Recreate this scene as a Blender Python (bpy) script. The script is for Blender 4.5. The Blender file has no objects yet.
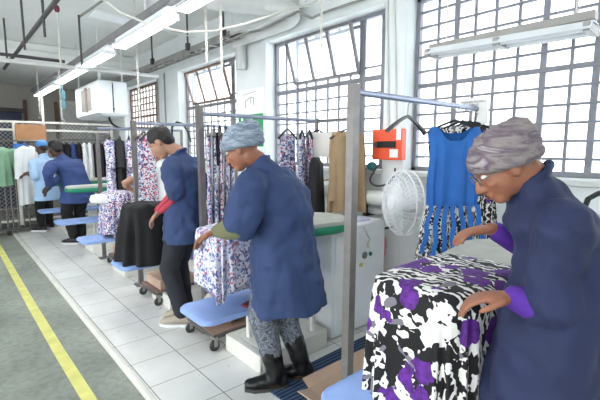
import bpy, bmesh, math, random
from mathutils import Vector, Matrix, noise
random.seed(7)
S = bpy.context.scene
COL = S.collection
V = Vector
pi = math.pi

# ------------------------------------------------------------------ camera, sky, exposure
FPX, CAMH, YAW = 406.0, 1.42, math.radians(41)
PITCH = math.atan(51 / FPX)
FW = V((math.sin(YAW) * math.cos(PITCH), math.cos(YAW) * math.cos(PITCH), -math.sin(PITCH)))
RT = V((math.cos(YAW), -math.sin(YAW), 0))
UP = RT.cross(FW)
cam = bpy.data.cameras.new('camera')
cam.sensor_width = 36
cam.lens = 36 * FPX / 600
cam.clip_start = 0.05
co = bpy.data.objects.new('camera', cam)
COL.objects.link(co)
co.location = (0, 0, CAMH)
co.rotation_euler = Matrix((RT, UP, -FW)).transposed().to_euler()
S.camera = co

w = bpy.data.worlds.new('overcast_sky')
S.world = w
w.use_nodes = True
bg = w.node_tree.nodes['Background']
bg.inputs[0].default_value = (0.93, 0.97, 1.0, 1)
bg.inputs[1].default_value = 2.2
S.view_settings.view_transform = 'Standard'
S.view_settings.look = 'None'
S.view_settings.gamma = 1
S.view_settings.use_curve_mapping = False
S.view_settings.exposure = 1.5


def at_depth(u, v, d):                       # photo point at a distance along the view axis -> place in the hall
    return V((0, 0, CAMH)) + (RT * (u - 300) + UP * (200 - v) + FW * FPX) * (d / FPX)


def _ray(u, v):
    return RT * (u - 300) + UP * (200 - v) + FW * FPX


def at_y(u, v, y):
    r = _ray(u, v)
    return V((0, 0, CAMH)) + r * (y / r.y)


def at_x(u, v, x):
    r = _ray(u, v)
    return V((0, 0, CAMH)) + r * (x / r.x)


def at_z(u, v, z):
    r = _ray(u, v)
    return V((0, 0, CAMH)) + r * ((z - CAMH) / r.z)


# ------------------------------------------------------------------ materials
def srgb(r, g, b):
    f = lambda c: c / 12.92 if c <= .04045 else ((c + .055) / 1.055) ** 2.4
    return (f(r / 255), f(g / 255), f(b / 255), 1)


class NT:
    def __init__(s, name):
        s.m = bpy.data.materials.new(name)
        s.m.use_nodes = True
        s.t = s.m.node_tree
        s.b = s.t.nodes['Principled BSDF']
        s.tc = None

    def n(s, typ, **kw):
        x = s.t.nodes.new(typ)
        for k, v in kw.items():
            if k in x.inputs.keys():
                x.inputs[k].default_value = v
            else:
                setattr(x, k, v)
        return x

    def l(s, a, b):
        s.t.links.new(a, b)

    def co(s):
        if s.tc is None:
            s.tc = s.n('ShaderNodeTexCoord')
        return s.tc.outputs['Object']

    def ramp(s, fac, stops, interp='LINEAR'):
        r = s.n('ShaderNodeValToRGB')
        r.color_ramp.interpolation = interp
        e = r.color_ramp.elements
        while len(e) < len(stops):
            e.new(0.5)
        for i, (p, c) in enumerate(stops):
            e[i].position = p
            e[i].color = c
        s.l(fac, r.inputs[0])
        return r.outputs[0]

    def noise(s, scale, detail=3, dist=0.0, vec=None):
        x = s.n('ShaderNodeTexNoise', Scale=scale, Detail=detail, Distortion=dist)
        s.l(vec or s.co(), x.inputs['Vector'])
        return x.outputs['Fac']

    def mix(s, fac, a, b):
        x = s.n('ShaderNodeMix', data_type='RGBA')
        if isinstance(fac, float):
            x.inputs[0].default_value = fac
        else:
            s.l(fac, x.inputs[0])
        for i, c in ((6, a), (7, b)):
            if isinstance(c, tuple):
                x.inputs[i].default_value = c
            else:
                s.l(c, x.inputs[i])
        return x.outputs[2]

    def bump(s, h, strength=.3, dist=.01):
        x = s.n('ShaderNodeBump', Strength=strength, Distance=dist)
        s.l(h, x.inputs['Height'])
        s.l(x.outputs[0], s.b.inputs['Normal'])

    def fin(s, color, rough=.6, metal=0.0):
        if isinstance(color, tuple):
            s.b.inputs['Base Color'].default_value = color
        else:
            s.l(color, s.b.inputs['Base Color'])
        s.b.inputs['Roughness'].default_value = rough
        s.b.inputs['Metallic'].default_value = metal
        return s.m


def mat(name, c, rough=.6, metal=0.0, var=.12, scale=6, bump=0.0, bscale=60):
    t = NT(name)
    a = srgb(*c)
    d = tuple(x * (1 - var) for x in a[:3]) + (1,)
    li = tuple(min(1, x * (1 + var)) for x in a[:3]) + (1,)
    cc = t.ramp(t.noise(scale, 4), [(.3, d), (.7, li)])
    if bump:
        t.bump(t.noise(bscale, 3), bump, .004)
    return t.fin(cc, rough, metal)


def emit(name, c, k):
    t = NT(name)
    t.b.inputs['Emission Color'].default_value = srgb(*c)
    t.b.inputs['Emission Strength'].default_value = k
    return t.fin(srgb(250, 250, 250), .5)


def print_mat(name, stops, scale=34, stretch=(1, 1, 1), dist=.02):
    t = NT(name)
    mp = t.n('ShaderNodeMapping')
    mp.inputs['Scale'].default_value = stretch
    t.l(t.co(), mp.inputs[0])
    nz = t.n('ShaderNodeTexNoise', Scale=18, Detail=2)
    t.l(mp.outputs[0], nz.inputs['Vector'])
    ad = t.n('ShaderNodeVectorMath', operation='MULTIPLY_ADD')
    t.l(nz.outputs['Color'], ad.inputs[0])
    ad.inputs[1].default_value = (dist,) * 3
    t.l(mp.outputs[0], ad.inputs[2])
    vo = t.n('ShaderNodeTexVoronoi', Scale=scale)
    t.l(ad.outputs[0], vo.inputs['Vector'])
    sp = t.n('ShaderNodeSeparateColor')
    t.l(vo.outputs['Color'], sp.inputs[0])
    return t.fin(t.ramp(sp.outputs[0], stops, 'CONSTANT'), .8)


def floral_mat(name, ground=(14, 12, 16), leaf=(235, 232, 228), flower=(104, 40, 150), k=1.0, flw=.42, blob=7.5):
    t = NT(name)
    a = t.noise(7 * k, 2, 1.6)
    wv = t.n('ShaderNodeTexWave', Scale=9.5 * k, Distortion=10, Detail=2)
    wv.inputs['Detail Scale'].default_value = 1.6
    t.l(t.co(), wv.inputs['Vector'])
    leaves = t.ramp(wv.outputs['Fac'], [(0, srgb(*ground)), (.56, srgb(*leaf))], 'CONSTANT')
    big = t.ramp(a, [(0, (0, 0, 0, 1)), (.6, (1, 1, 1, 1))], 'CONSTANT')
    base = t.mix(big, leaves, srgb(*leaf))
    dk = t.ramp(t.noise(9 * k, 2, 1.2), [(0, (1, 1, 1, 1)), (.39, (0, 0, 0, 1))], 'CONSTANT')
    base = t.mix(dk, base, srgb(*ground))
    gy = t.ramp(t.noise(11 * k, 1, .6), [(0, (0, 0, 0, 1)), (.66, (1, 1, 1, 1))], 'CONSTANT')
    base = t.mix(gy, base, srgb(120, 116, 126))
    nz = t.n('ShaderNodeTexNoise', Scale=14, Detail=2)
    t.l(t.co(), nz.inputs['Vector'])
    ad = t.n('ShaderNodeVectorMath', operation='MULTIPLY_ADD')
    t.l(nz.outputs['Color'], ad.inputs[0])
    ad.inputs[1].default_value = (.07,) * 3
    t.l(t.co(), ad.inputs[2])
    vo = t.n('ShaderNodeTexVoronoi', Scale=blob * k)
    t.l(ad.outputs[0], vo.inputs['Vector'])
    fm = t.ramp(vo.outputs['Distance'], [(0, (1, 1, 1, 1)), (flw, (0, 0, 0, 1))], 'CONSTANT')
    sp = t.n('ShaderNodeSeparateColor')
    t.l(vo.outputs['Color'], sp.inputs[0])
    on = t.ramp(sp.outputs[0], [(0, (0, 0, 0, 1)), (.15, (1, 1, 1, 1))], 'CONSTANT')
    mm = t.n('ShaderNodeMath', operation='MULTIPLY')
    t.l(fm, mm.inputs[0])
    t.l(on, mm.inputs[1])
    fl = t.ramp(t.noise(45, 2), [(.35, tuple(x * .45 for x in srgb(*flower)[:3]) + (1,)), (.65, srgb(*flower))])
    return t.fin(t.mix(mm.outputs[0], base, fl), .75)


M = {}
M['wall'] = mat('white_wall_paint', (226, 230, 230), .7, var=.06, scale=2.5, bump=.15, bscale=30)
M['dirty_wall'] = mat('stained_white_paint', (205, 208, 206), .7, var=.14, scale=1.6, bump=.2, bscale=30)
M['ceiling'] = mat('ceiling_paint', (232, 234, 231), .8, var=.06, scale=1.2)
M['far_wall'] = mat('grey_panel_paint', (172, 166, 158), .7, var=.1, scale=1.5)
M['door_navy'] = mat('dark_navy_glass', (38, 48, 84), .35, var=.15)
M['brown'] = mat('brown_wood', (112, 84, 66), .6, var=.2)
M['rust'] = mat('brown_painted_steel', (128, 104, 92), .6, var=.2)
M['bar'] = mat('grey_blue_painted_steel', (122, 124, 132), .5, var=.1)
M['sash'] = mat('grey_painted_steel', (116, 114, 116), .5, var=.15)
M['pipe'] = mat('white_painted_pipe', (216, 217, 215), .45, var=.07, scale=3)
M['tray'] = mat('galvanised_tray', (150, 148, 144), .5, .3, var=.15)
M['dark'] = mat('dark_grey_paint', (74, 72, 72), .55, var=.2)
M['black'] = mat('black_plastic', (24, 24, 26), .4, var=.2)
M['rubber'] = mat('grey_rubber', (60, 60, 58), .7, var=.2)
M['steel'] = mat('brushed_steel', (122, 118, 116), .42, .45, var=.12, scale=20)
M['rail'] = mat('blue_grey_rail_steel', (150, 156, 176), .35, .5, var=.1, scale=15)
M['cream'] = mat('cream_enamel', (222, 220, 212), .5, var=.08, scale=5)
M['white'] = mat('white_enamel', (232, 235, 238), .4, var=.05, scale=4)
M['blue_shelf'] = mat('pale_blue_shelf_cover', (142, 168, 222), .65, var=.08, scale=9)
M['green'] = mat('green_board_edge', (26, 132, 98), .5, var=.1)
M['pad'] = mat('grey_beige_pad', (176, 176, 168), .85, var=.1, scale=10)
M['wpad'] = mat('white_pad', (226, 226, 224), .85, var=.06)
M['carton'] = mat('brown_cardboard', (186, 158, 138), .8, var=.12, scale=5)
M['bag'] = mat('cream_plastic_sack', (214, 204, 194), .5, var=.1, scale=12, bump=.4, bscale=25)
M['orange'] = mat('orange_enamel', (238, 92, 58), .4, var=.05)
M['paper'] = mat('white_paper', (240, 240, 238), .8, var=.03)
M['ink'] = mat('grey_ink', (120, 120, 124), .8, var=.05)
M['poster_green'] = mat('green_print', (42, 152, 92), .7, var=.15, scale=14)
M['teal'] = mat('teal_sticker', (40, 110, 110), .6)
M['yellow'] = mat('yellow_floor_paint', (214, 210, 124), .6, var=.12, scale=9)
M['cable'] = mat('white_cable', (206, 204, 196), .6)
M['fan_wire'] = mat('white_wire', (236, 238, 240), .4)
M['navy'] = mat('navy_overall_cotton', (44, 62, 102), .8, var=.14, scale=7, bump=.35, bscale=22)
M['navy_far'] = mat('navy_jacket_cotton', (46, 66, 116), .8, var=.14, scale=6, bump=.3, bscale=18)
M['navy_shaded'] = mat('shaded_navy_overall_cotton', (33, 41, 76), .8, var=.15, scale=6, bump=.4, bscale=20)  # navy overall cotton darkened to stand for shade on the nearest worker
M['light_blue'] = mat('light_blue_shirt_cotton', (160, 190, 222), .8, var=.08, bump=.3, bscale=22)
M['olive'] = mat('olive_knit', (112, 112, 82), .9, var=.12)
M['purple'] = mat('purple_knit', (84, 42, 148), .9, var=.14, scale=12)
M['khaki'] = mat('khaki_twill', (150, 126, 96), .85, var=.14, bump=.4, bscale=18)
M['charcoal'] = mat('charcoal_cloth', (34, 34, 38), .8, var=.2, bump=.4, bscale=18)
M['black_cloth'] = mat('black_cotton', (20, 20, 23), .85, var=.25, bump=.4, bscale=16)
M['trouser'] = mat('dark_trouser_cloth', (36, 38, 46), .85, var=.15)
M['leather'] = mat('black_leather', (18, 18, 20), .38, var=.25, bump=.3, bscale=20)
M['shoe'] = mat('beige_canvas', (176, 166, 150), .8)
M['hair'] = mat('black_hair', (20, 17, 17), .6, var=.3, scale=50, bump=.8, bscale=120)
M['skin_brown'] = mat('brown_skin', (150, 98, 74), .5, var=.08, scale=12)
M['skin_dark'] = mat('dark_brown_skin', (84, 58, 48), .5, var=.1, scale=12)
M['skin_tan'] = mat('tan_skin', (172, 128, 106), .5, var=.08, scale=12)
M['lip'] = mat('lip_skin', (120, 64, 58), .45)
M['eye'] = mat('eye_white', (226, 222, 216), .25)
M['iris'] = mat('dark_iris', (30, 20, 16), .2)
M['lilac'] = mat('pale_lilac_cloth', (186, 190, 216), .8)
M['cap_blue'] = mat('bright_blue_cap_cloth', (92, 150, 216), .8)
M['mint'] = mat('mint_green_cotton', (146, 186, 156), .8, var=.08, bump=.3, bscale=16)
M['white_cloth'] = mat('white_cotton', (228, 230, 232), .85, var=.05, bump=.3, bscale=18)
M['blue_dress'] = mat('cobalt_blue_jersey', (36, 100, 176), .75, var=.1, scale=8, bump=.25, bscale=14)
M['pink'] = mat('pink_cloth', (206, 128, 132), .8)
M['maroon'] = mat('maroon_cloth', (110, 40, 56), .8)
M['blue_mark'] = mat('blue_notice', (64, 120, 200), .6, var=.2, scale=30)
M['cork'] = mat('cork_board', (168, 124, 88), .8, var=.15)
W_, NV, CO, PW = srgb(218, 216, 226), srgb(56, 62, 112), srgb(196, 116, 134), srgb(128, 140, 190)
M['print'] = print_mat('navy_white_coral_print', [(0, NV), (.3, W_), (.58, PW), (.74, CO), (.86, W_)], 80)
M['print_b'] = print_mat('navy_white_pink_print', [(0, W_), (.28, NV), (.5, srgb(200, 160, 190)), (.62, PW), (.8, W_)], 76)
M['print_red'] = print_mat('coral_white_navy_print', [(0, srgb(196, 86, 110)), (.2, W_), (.62, NV), (.85, W_)], 74)
M['print_soft'] = print_mat('pale_navy_white_print', [(0, srgb(96, 104, 150)), (.22, W_), (.5, srgb(176, 182, 214)), (.72, srgb(190, 120, 136)), (.8, W_)], 75)
M['stripe_bw'] = print_mat('black_white_strap_cloth', [(0, srgb(20, 20, 28)), (.45, W_), (.75, srgb(40, 40, 70))], 22, (1, 1, .12))
M['floral'] = floral_mat('black_white_purple_floral')
M['floral_rail'] = floral_mat('black_white_purple_floral_small', k=1.5, flw=.25)
M['swirl'] = floral_mat('black_white_swirl', flower=(34, 112, 200), k=1.9, flw=.12)


def mk_stripe():
    t = NT('red_striped_knit')
    wv = t.n('ShaderNodeTexWave', Scale=22, Distortion=.6)
    wv.bands_direction = 'DIAGONAL'
    t.l(t.co(), wv.inputs['Vector'])
    return t.fin(t.ramp(wv.outputs['Fac'], [(0, srgb(150, 34, 52)), (.55, srgb(196, 70, 88))], 'CONSTANT'), .85)


M['red_stripe'] = mk_stripe()


def mk_denim():
    t = NT('mottled_grey_denim')
    return t.fin(t.ramp(t.noise(60, 5, 1.5), [(.38, srgb(58, 64, 74)), (.62, srgb(136, 142, 152))]), .85)


M['denim'] = mk_denim()


def mk_turban(name, cs, sc):
    t = NT(name)
    mp = t.n('ShaderNodeMapping')
    mp.inputs['Scale'].default_value = (1, 1, 3.5)
    mp.inputs['Rotation'].default_value = (.35, .3, .2)
    t.l(t.co(), mp.inputs[0])
    return t.fin(t.ramp(t.noise(sc, 4, .8, mp.outputs[0]), [(.25 + i * .5 / (len(cs) - 1), srgb(*c)) for i, c in enumerate(cs)]), .8)


M['turban_grey'] = mk_turban('grey_streaked_wrap', [(66, 60, 66), (140, 130, 130), (92, 78, 92), (172, 164, 162)], 11)
M['turban_blue'] = mk_turban('blue_grey_wrap', [(84, 96, 112), (150, 164, 176), (104, 116, 134), (176, 186, 194)], 12)


def mk_concrete():
    t = NT('grey_green_concrete')
    a = t.ramp(t.noise(1.3, 6, .4), [(.3, srgb(112, 118, 110)), (.7, srgb(158, 164, 154))])
    b = t.ramp(t.noise(22, 5), [(.36, (0.72, .72, .7, 1)), (.55, (1, 1, 1, 1))])
    x = t.n('ShaderNodeMix', data_type='RGBA', blend_type='MULTIPLY')
    x.inputs[0].default_value = .8
    t.l(a, x.inputs[6])
    t.l(b, x.inputs[7])
    t.bump(t.noise(40, 4), .15, .003)
    return t.fin(x.outputs[2], .55)


M['concrete'] = mk_concrete()


def mk_tiles():
    t = NT('white_floor_tiles')
    sx = t.n('ShaderNodeSeparateXYZ')
    t.l(t.co(), sx.inputs[0])

    def line(out, off, size, wd):
        a = t.n('ShaderNodeMath', operation='SUBTRACT')
        t.l(out, a.inputs[0])
        a.inputs[1].default_value = off - 40 * size
        b = t.n('ShaderNodeMath', operation='MODULO')
        t.l(a.outputs[0], b.inputs[0])
        b.inputs[1].default_value = size
        c = t.n('ShaderNodeMath', operation='LESS_THAN')
        t.l(b.outputs[0], c.inputs[0])
        c.inputs[1].default_value = wd
        return c.outputs[0]
    m = t.n('ShaderNodeMath', operation='MAXIMUM')
    t.l(line(sx.outputs[0], 1.12, .31, .006), m.inputs[0])
    t.l(line(sx.outputs[1], 1.973, .332, .005), m.inputs[1])
    base = t.ramp(t.noise(2.2, 5), [(.3, srgb(214, 213, 208)), (.7, srgb(236, 236, 234))])
    sp = t.ramp(t.noise(16, 6), [(.26, srgb(128, 122, 114)), (.33, (1, 1, 1, 1))])
    x = t.n('ShaderNodeMix', data_type='RGBA', blend_type='MULTIPLY')
    x.inputs[0].default_value = .8
    t.l(base, x.inputs[6])
    t.l(sp, x.inputs[7])
    return t.fin(t.mix(m.outputs[0], x.outputs[2], srgb(120, 116, 110)), .4)


M['tiles'] = mk_tiles()


def mk_mat():
    t = NT('ribbed_blue_mat')
    wv = t.n('ShaderNodeTexWave', Scale=11)
    wv.bands_direction = 'Y'
    t.l(t.co(), wv.inputs['Vector'])
    c = t.ramp(wv.outputs['Fac'], [(.2, srgb(26, 40, 62)), (.8, srgb(66, 92, 128))])
    t.bump(wv.outputs['Fac'], .6, .006)
    return t.fin(c, .85)


M['mat'] = mk_mat()


def mk_glass():
    t = NT('bright_window_glass')
    o = t.t.nodes['Material Output']
    tr = t.n('ShaderNodeBsdfTransparent')
    tr.inputs[0].default_value = (.96, .98, 1, 1)
    df = t.n('ShaderNodeBsdfTranslucent')
    df.inputs[0].default_value = (.95, .96, .97, 1)
    mx = t.n('ShaderNodeMixShader')
    mx.inputs[0].default_value = .12
    t.l(tr.outputs[0], mx.inputs[1])
    t.l(df.outputs[0], mx.inputs[2])
    t.l(mx.outputs[0], o.inputs[0])
    return t.m


M['glass'] = mk_glass()
M['tube'] = emit('lit_fluorescent_tube', (255, 255, 252), 9)
M['far_light'] = mat('pale_wall_paint', (222, 222, 218), .7)


# ------------------------------------------------------------------ mesh builder
class MB:
    def __init__(s):
        s.v, s.f = [], []

    def add(s, vs, fs):
        o = len(s.v)
        s.v += [V(p) for p in vs]
        s.f += [tuple(i + o for i in f) for f in fs]
        return s

    def box(s, c, d, rot=None, ch=0.0):
        c, (x, y, z) = V(c), (d[0] / 2, d[1] / 2, d[2] / 2)
        R = rot or Matrix.Identity(3)
        if ch <= 0:
            ch = min(x, y, z) * .18
        vs = []
        for sx in (-1, 1):
            for sy in (-1, 1):
                for sz in (-1, 1):
                    for k in range(3):
                        p = [sx * x, sy * y, sz * z]
                        for j in range(3):
                            if j != k:
                                p[j] -= (sx, sy, sz)[j] * ch
                        vs.append(c + R @ V(p))
        idx = lambda sx, sy, sz, k: ((sx * 2 + sy) * 2 + sz) * 3 + k
        fs = []
        for k in range(3):
            a, b = [(1, 2), (2, 0), (0, 1)][k]
            for sgn in (0, 1):
                q = []
                for (p, r) in ((0, 0), (1, 0), (1, 1), (0, 1)):
                    t = [0, 0, 0]
                    t[k], t[a], t[b] = sgn, p, r
                    q.append(idx(*t, k))
                fs.append(q if sgn else q[::-1])
        for k in range(3):
            a, b = [(1, 2), (2, 0), (0, 1)][k]
            for p in (0, 1):
                for r in (0, 1):
                    t0, t1 = [0, 0, 0], [0, 0, 0]
                    t0[k], t1[k] = 0, 1
                    t0[a] = t1[a] = p
                    t0[b] = t1[b] = r
                    fs.append((idx(*t0, a), idx(*t1, a), idx(*t1, b), idx(*t0, b)))
        for sx in (0, 1):
            for sy in (0, 1):
                for sz in (0, 1):
                    fs.append((idx(sx, sy, sz, 0), idx(sx, sy, sz, 1), idx(sx, sy, sz, 2)))
        return s.add(vs, fs)

    def rings(s, rs, cap=True, closed=False):
        n = len(rs[0])
        vs = [p for r in rs for p in r]
        fs = []
        m = len(rs)
        for i in range(m if closed else m - 1):
            for j in range(n):
                a, b = i * n + j, i * n + (j + 1) % n
                c, d = ((i + 1) % m) * n + (j + 1) % n, ((i + 1) % m) * n + j
                fs.append((a, b, c, d))
        if cap and not closed:
            fs.append(tuple(range(n))[::-1])
            fs.append(tuple((m - 1) * n + j for j in range(n)))
        return s.add(vs, fs)

    def tube(s, pts, r, n=10, cap=True, closed=False, square=False):
        pts = [V(p) for p in pts]
        k = len(pts)
        rr = r if isinstance(r, (list, tuple)) else [r] * k
        rs = []
        prev = None
        for i, p in enumerate(pts):
            if closed:
                d = pts[(i + 1) % k] - pts[i - 1]
            else:
                d = pts[min(i + 1, k - 1)] - pts[max(i - 1, 0)]
            d.normalize()
            if prev is None:
                a = d.cross(V((0, 0, 1)) if abs(d.z) < .9 else V((1, 0, 0))).normalized()
            else:
                a = (prev - d * prev.dot(d)).normalized()
            prev = a
            b = d.cross(a)
            off = pi / 4 if n == 4 else 0
            rs.append([p + (a * math.cos(t) + b * math.sin(t)) * rr[i] for t in [off + 2 * pi * j / n for j in range(n)]])
        return s.rings(rs, cap, closed)

    def limb(s, pts, r, n=12, sub=4):
        P, R = [], []
        for i in range(len(pts) - 1):
            for k in range(sub):
                t = k / sub
                P.append(V(pts[i]).lerp(V(pts[i + 1]), t))
                R.append(r[i] * (1 - t) + r[i + 1] * t)
        P.append(V(pts[-1]))
        R.append(r[-1])
        d0 = (P[0] - P[1]).normalized()
        d1 = (P[-1] - P[-2]).normalized()
        P = [P[0] + d0 * R[0] * .9, P[0] + d0 * R[0] * .6] + P + [P[-1] + d1 * R[-1] * .6, P[-1] + d1 * R[-1] * .9]
        R = [R[0] * .35, R[0] * .8] + R + [R[-1] * .8, R[-1] * .35]
        return s.tube(P, R, n)

    def ball(s, c, rad, axes=None, n=20, m=14, fn=None):
        c = V(c)
        X, Y, Z = axes or (V((1, 0, 0)), V((0, 1, 0)), V((0, 0, 1)))
        rs = []
        for i in range(m):
            ph = -pi / 2 + pi * (i + .5) / m
            r = []
            for j in range(n):
                th = 2 * pi * j / n
                k = fn(th, ph) if fn else 1
                r.append(c + X * (rad[0] * k * math.cos(ph) * math.cos(th)) + Y * (rad[1] * k * math.cos(ph) * math.sin(th)) + Z * (rad[2] * k * math.sin(ph)))
            rs.append(r)
        return s.rings(rs)

    def lathe(s, prof, c=(0, 0, 0), axes=None, n=20):
        c = V(c)
        X, Y, Z = axes or (V((1, 0, 0)), V((0, 1, 0)), V((0, 0, 1)))
        return s.rings([[c + (X * math.cos(2 * pi * j / n) + Y * math.sin(2 * pi * j / n)) * r + Z * z for j in range(n)] for r, z in prof])

    def prism(s, poly, thick):                # polygon of Vectors pushed along a vector
        n = len(poly)
        t = V(thick)
        vs = [V(p) for p in poly] + [V(p) + t for p in poly]
        fs = [tuple(range(n))[::-1], tuple(range(n, 2 * n))] + [(i, (i + 1) % n, n + (i + 1) % n, n + i) for i in range(n)]
        return s.add(vs, fs)

    def build(s, name, m, parent=None, smooth=True, org=None, angle=40):
        if org is None:
            if parent is not None:
                org = ROOT_ORG[parent.name]
            else:
                xs, ys, zs = [p.x for p in s.v], [p.y for p in s.v], [p.z for p in s.v]
                org = V(((min(xs) + max(xs)) / 2, (min(ys) + max(ys)) / 2, min(zs)))
        org = V(org)
        me = bpy.data.meshes.new(name)
        me.from_pydata([p - org for p in s.v], [], s.f)
        bm = bmesh.new()
        bm.from_mesh(me)
        bmesh.ops.recalc_face_normals(bm, faces=bm.faces)
        for f in bm.faces:
            f.smooth = smooth
        if smooth:
            for e in bm.edges:
                if len(e.link_faces) == 2 and e.calc_face_angle(0) > math.radians(angle):
                    e.smooth = False
        bm.to_mesh(me)
        bm.free()
        me.materials.append(M[m] if isinstance(m, str) else m)
        o = bpy.data.objects.new(name, me)
        COL.objects.link(o)
        if parent is not None:
            o.parent = parent
        else:
            o.location = org
        ROOT_ORG[o.name] = org
        return o


ROOT_ORG = {}


def thing(name, loc, label, cat, group=None):
    o = bpy.data.objects.new(name, None)
    COL.objects.link(o)
    o.empty_display_size = .1
    o.location = loc
    ROOT_ORG[o.name] = V(loc)
    tag(o, label, cat, group)
    return o


def tag(o, label, cat, group=None):
    o['label'] = label
    o['category'] = cat
    if group:
        o['group'] = group
    return o


def struct(o):
    o['kind'] = 'structure'
    return o


def dup(root, label, loc=None, rotz=None, mats=None):
    c = root.copy()
    COL.objects.link(c)
    if loc is not None:
        c.location = loc
    if rotz is not None:
        c.rotation_euler = (0, 0, rotz)
    if label:
        c['label'] = label
    for ch in list(root.children):
        d = ch.copy()
        COL.objects.link(d)
        d.parent = c
        for g in list(ch.children):
            e = g.copy()
            COL.objects.link(e)
            e.parent = d
    return c


def remesh(o, vox, sm=4, wrinkle=0.0, wscale=.12):
    r = o.modifiers.new('skin', 'REMESH')
    r.mode = 'VOXEL'
    r.voxel_size = vox
    r.use_smooth_shade = True
    s_ = o.modifiers.new('smooth', 'SMOOTH')
    s_.factor = .5
    s_.iterations = sm
    if wrinkle:
        tx = bpy.data.textures.new('folds', 'CLOUDS')
        tx.noise_scale = wscale
        tx.noise_depth = 1
        d = o.modifiers.new('folds', 'DISPLACE')
        d.texture = tx
        d.strength = wrinkle
        d.mid_level = .5
        d.texture_coords = 'LOCAL'
    return o


# ------------------------------------------------------------------ the hall
XW, XG = 2.94, 3.10                          # wall face, glass plane
FY = 12.0                                    # far wall
o = struct(MB().box((1.0, 4.5, -.14), (8.6, 17, .2)).build('floor', 'concrete', org=(0, 0, 0)))
o = struct(MB().box((2.075, 3.25, -.02), (2.55, 10.5, .04), ch=.002).build('tiled_platform', 'tiles', org=(0, 0, 0)))
struct(MB().box((.785, 3.25, -.02), (.03, 10.5, .046), ch=.006).build('trim_1', 'cream'))
# worn kerb line along the platform and the yellow aisle line
pts = [at_z(-8, 238, -.04), at_z(0, 250, -.04), at_z(30, 303, -.04), at_z(60, 352, -.04), at_z(92, 400, -.04), at_z(130, 460, -.04)]
ln = MB()
q = []
for p in pts:
    q.append(V((.505 + (p.x - .505) * .6, p.y, -.04)))
rs = [[p + V((-.036, 0, 0)), p + V((.036, 0, 0)), p + V((.036, 0, .002)), p + V((-.036, 0, .002))] for p in q]
struct(ln.rings(rs).build('painted_line', 'yellow', smooth=False))

# window wall as piers, sill wall and lintel
WIN = [(-1.4, 2.05, 1.235, 2.66), (2.27, 4.0, 1.235, 2.66), (4.66, 6.40, 1.235, 2.66), (7.25, 9.06, 1.6, 2.66)]
WT = .34
wl = MB()
edges = [-4.0]
for a, b, z0, z1 in WIN:
    edges += [a, b]
edges.append(FY + .1)
for i in range(0, len(edges), 2):
    y0, y1 = edges[i], edges[i + 1]
    wl.box((XW + WT / 2, (y0 + y1) / 2, 1.6), (WT, y1 - y0, 3.4), ch=.008)
for a, b, z0, z1 in WIN:
    wl.box((XW + WT / 2, (a + b) / 2, (z0 - .1) / 2), (WT, b - a, z0 + .1), ch=.004)
    wl.box((XW + WT / 2, (a + b) / 2, (z1 + 3.3) / 2), (WT, b - a, 3.3 - z1), ch=.004)
struct(wl.build('wall_right', 'wall', org=(0, 0, 0), smooth=False))
for i, (a, b, z0, z1) in enumerate(WIN):
    struct(MB().box((XW - .02, (a + b) / 2, z0 - .02), (.16, b - a + .02, .035)).build('trim_%d' % (i + 2), 'dirty_wall'))

struct(MB().box((1.0, 2.2, 3.25), (8.6, 12.5, .12)).build('ceiling', 'ceiling', org=(0, 0, 0)))
struct(MB().box((1.0, 10.2, 3.0), (8.6, 3.9, .12)).build('ceiling', 'ceiling', org=(0, 0, 0)))
struct(MB().box((1.0, 8.42, 3.02), (8.6, .25, .34)).build('ceiling_beam', 'ceiling'))
struct(MB().box((1.0, FY + .1, 1.5), (8.6, .2, 3.3)).build('wall_back', 'far_wall'))
lw = MB().box((-3.2, 4.5, .12), (.2, 17, .5)).box((-3.2, 4.5, 3.0), (.2, 17, .4))  # unseen wall, its openings shaped to let sky light in
for k in range(7):
    lw.box((-3.2, -3.6 + k * 2.6, 1.6), (.2, .5, 2.7))
lw.box((-3.2, 9.8, 1.6), (.2, 6.4, 2.7))  # left solid here to dim the far end
struct(lw.build('wall_left_unseen', 'wall'))
struct(MB().box((1.0, -3.9, 1.5), (8.6, .2, 3.4)).build('wall_front_unseen', 'wall'))  # unseen wall behind the camera, added to darken the nearest worker's front
# dark navy glazed door leaf, panel joints and a door frame on the far wall
d = struct(MB().box((.9, FY - .02, 1.15), (1.15, .05, 2.3)).build('door_1', 'door_navy'))
struct(MB().box((.9, FY - .03, 2.34), (1.3, .08, .1)).build('trim_7', 'dark'))
for k, x in enumerate((1.56, 2.22)):
    struct(MB().box((x, FY - .03, 1.3), (.07, .06, 2.6)).build('trim_%d' % (8 + k), 'brown'))
struct(MB().box((2.62, FY - .02, 1.5), (.62, .05, 2.3)).build('panel_white', 'far_light'))


# windows
def bars_v(mb, ys, x, z0, z1, wd, gap=None):
    for y in ys:
        if gap and gap[0] < y < gap[1]:
            mb.box((x, y, (z0 + gap[2]) / 2), (.022, wd, gap[2] - z0))
            if z1 - gap[3] > .01:
                mb.box((x, y, (gap[3] + z1) / 2), (.022, wd, z1 - gap[3]))
        else:
            mb.box((x, y, (z0 + z1) / 2), (.022, wd, z1 - z0))


def bars_h(mb, zs, x, y0, y1, wd, gap=None):
    for z in zs:
        if gap and gap[2] < z < gap[3]:
            mb.box((x - .004, (y0 + gap[0]) / 2, z), (.022, gap[0] - y0, wd))
            mb.box((x - .004, (gap[1] + y1) / 2, z), (.022, y1 - gap[1], wd))
        else:
            mb.box((x - .004, (y0 + y1) / 2, z), (.022, y1 - y0, wd))


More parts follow.
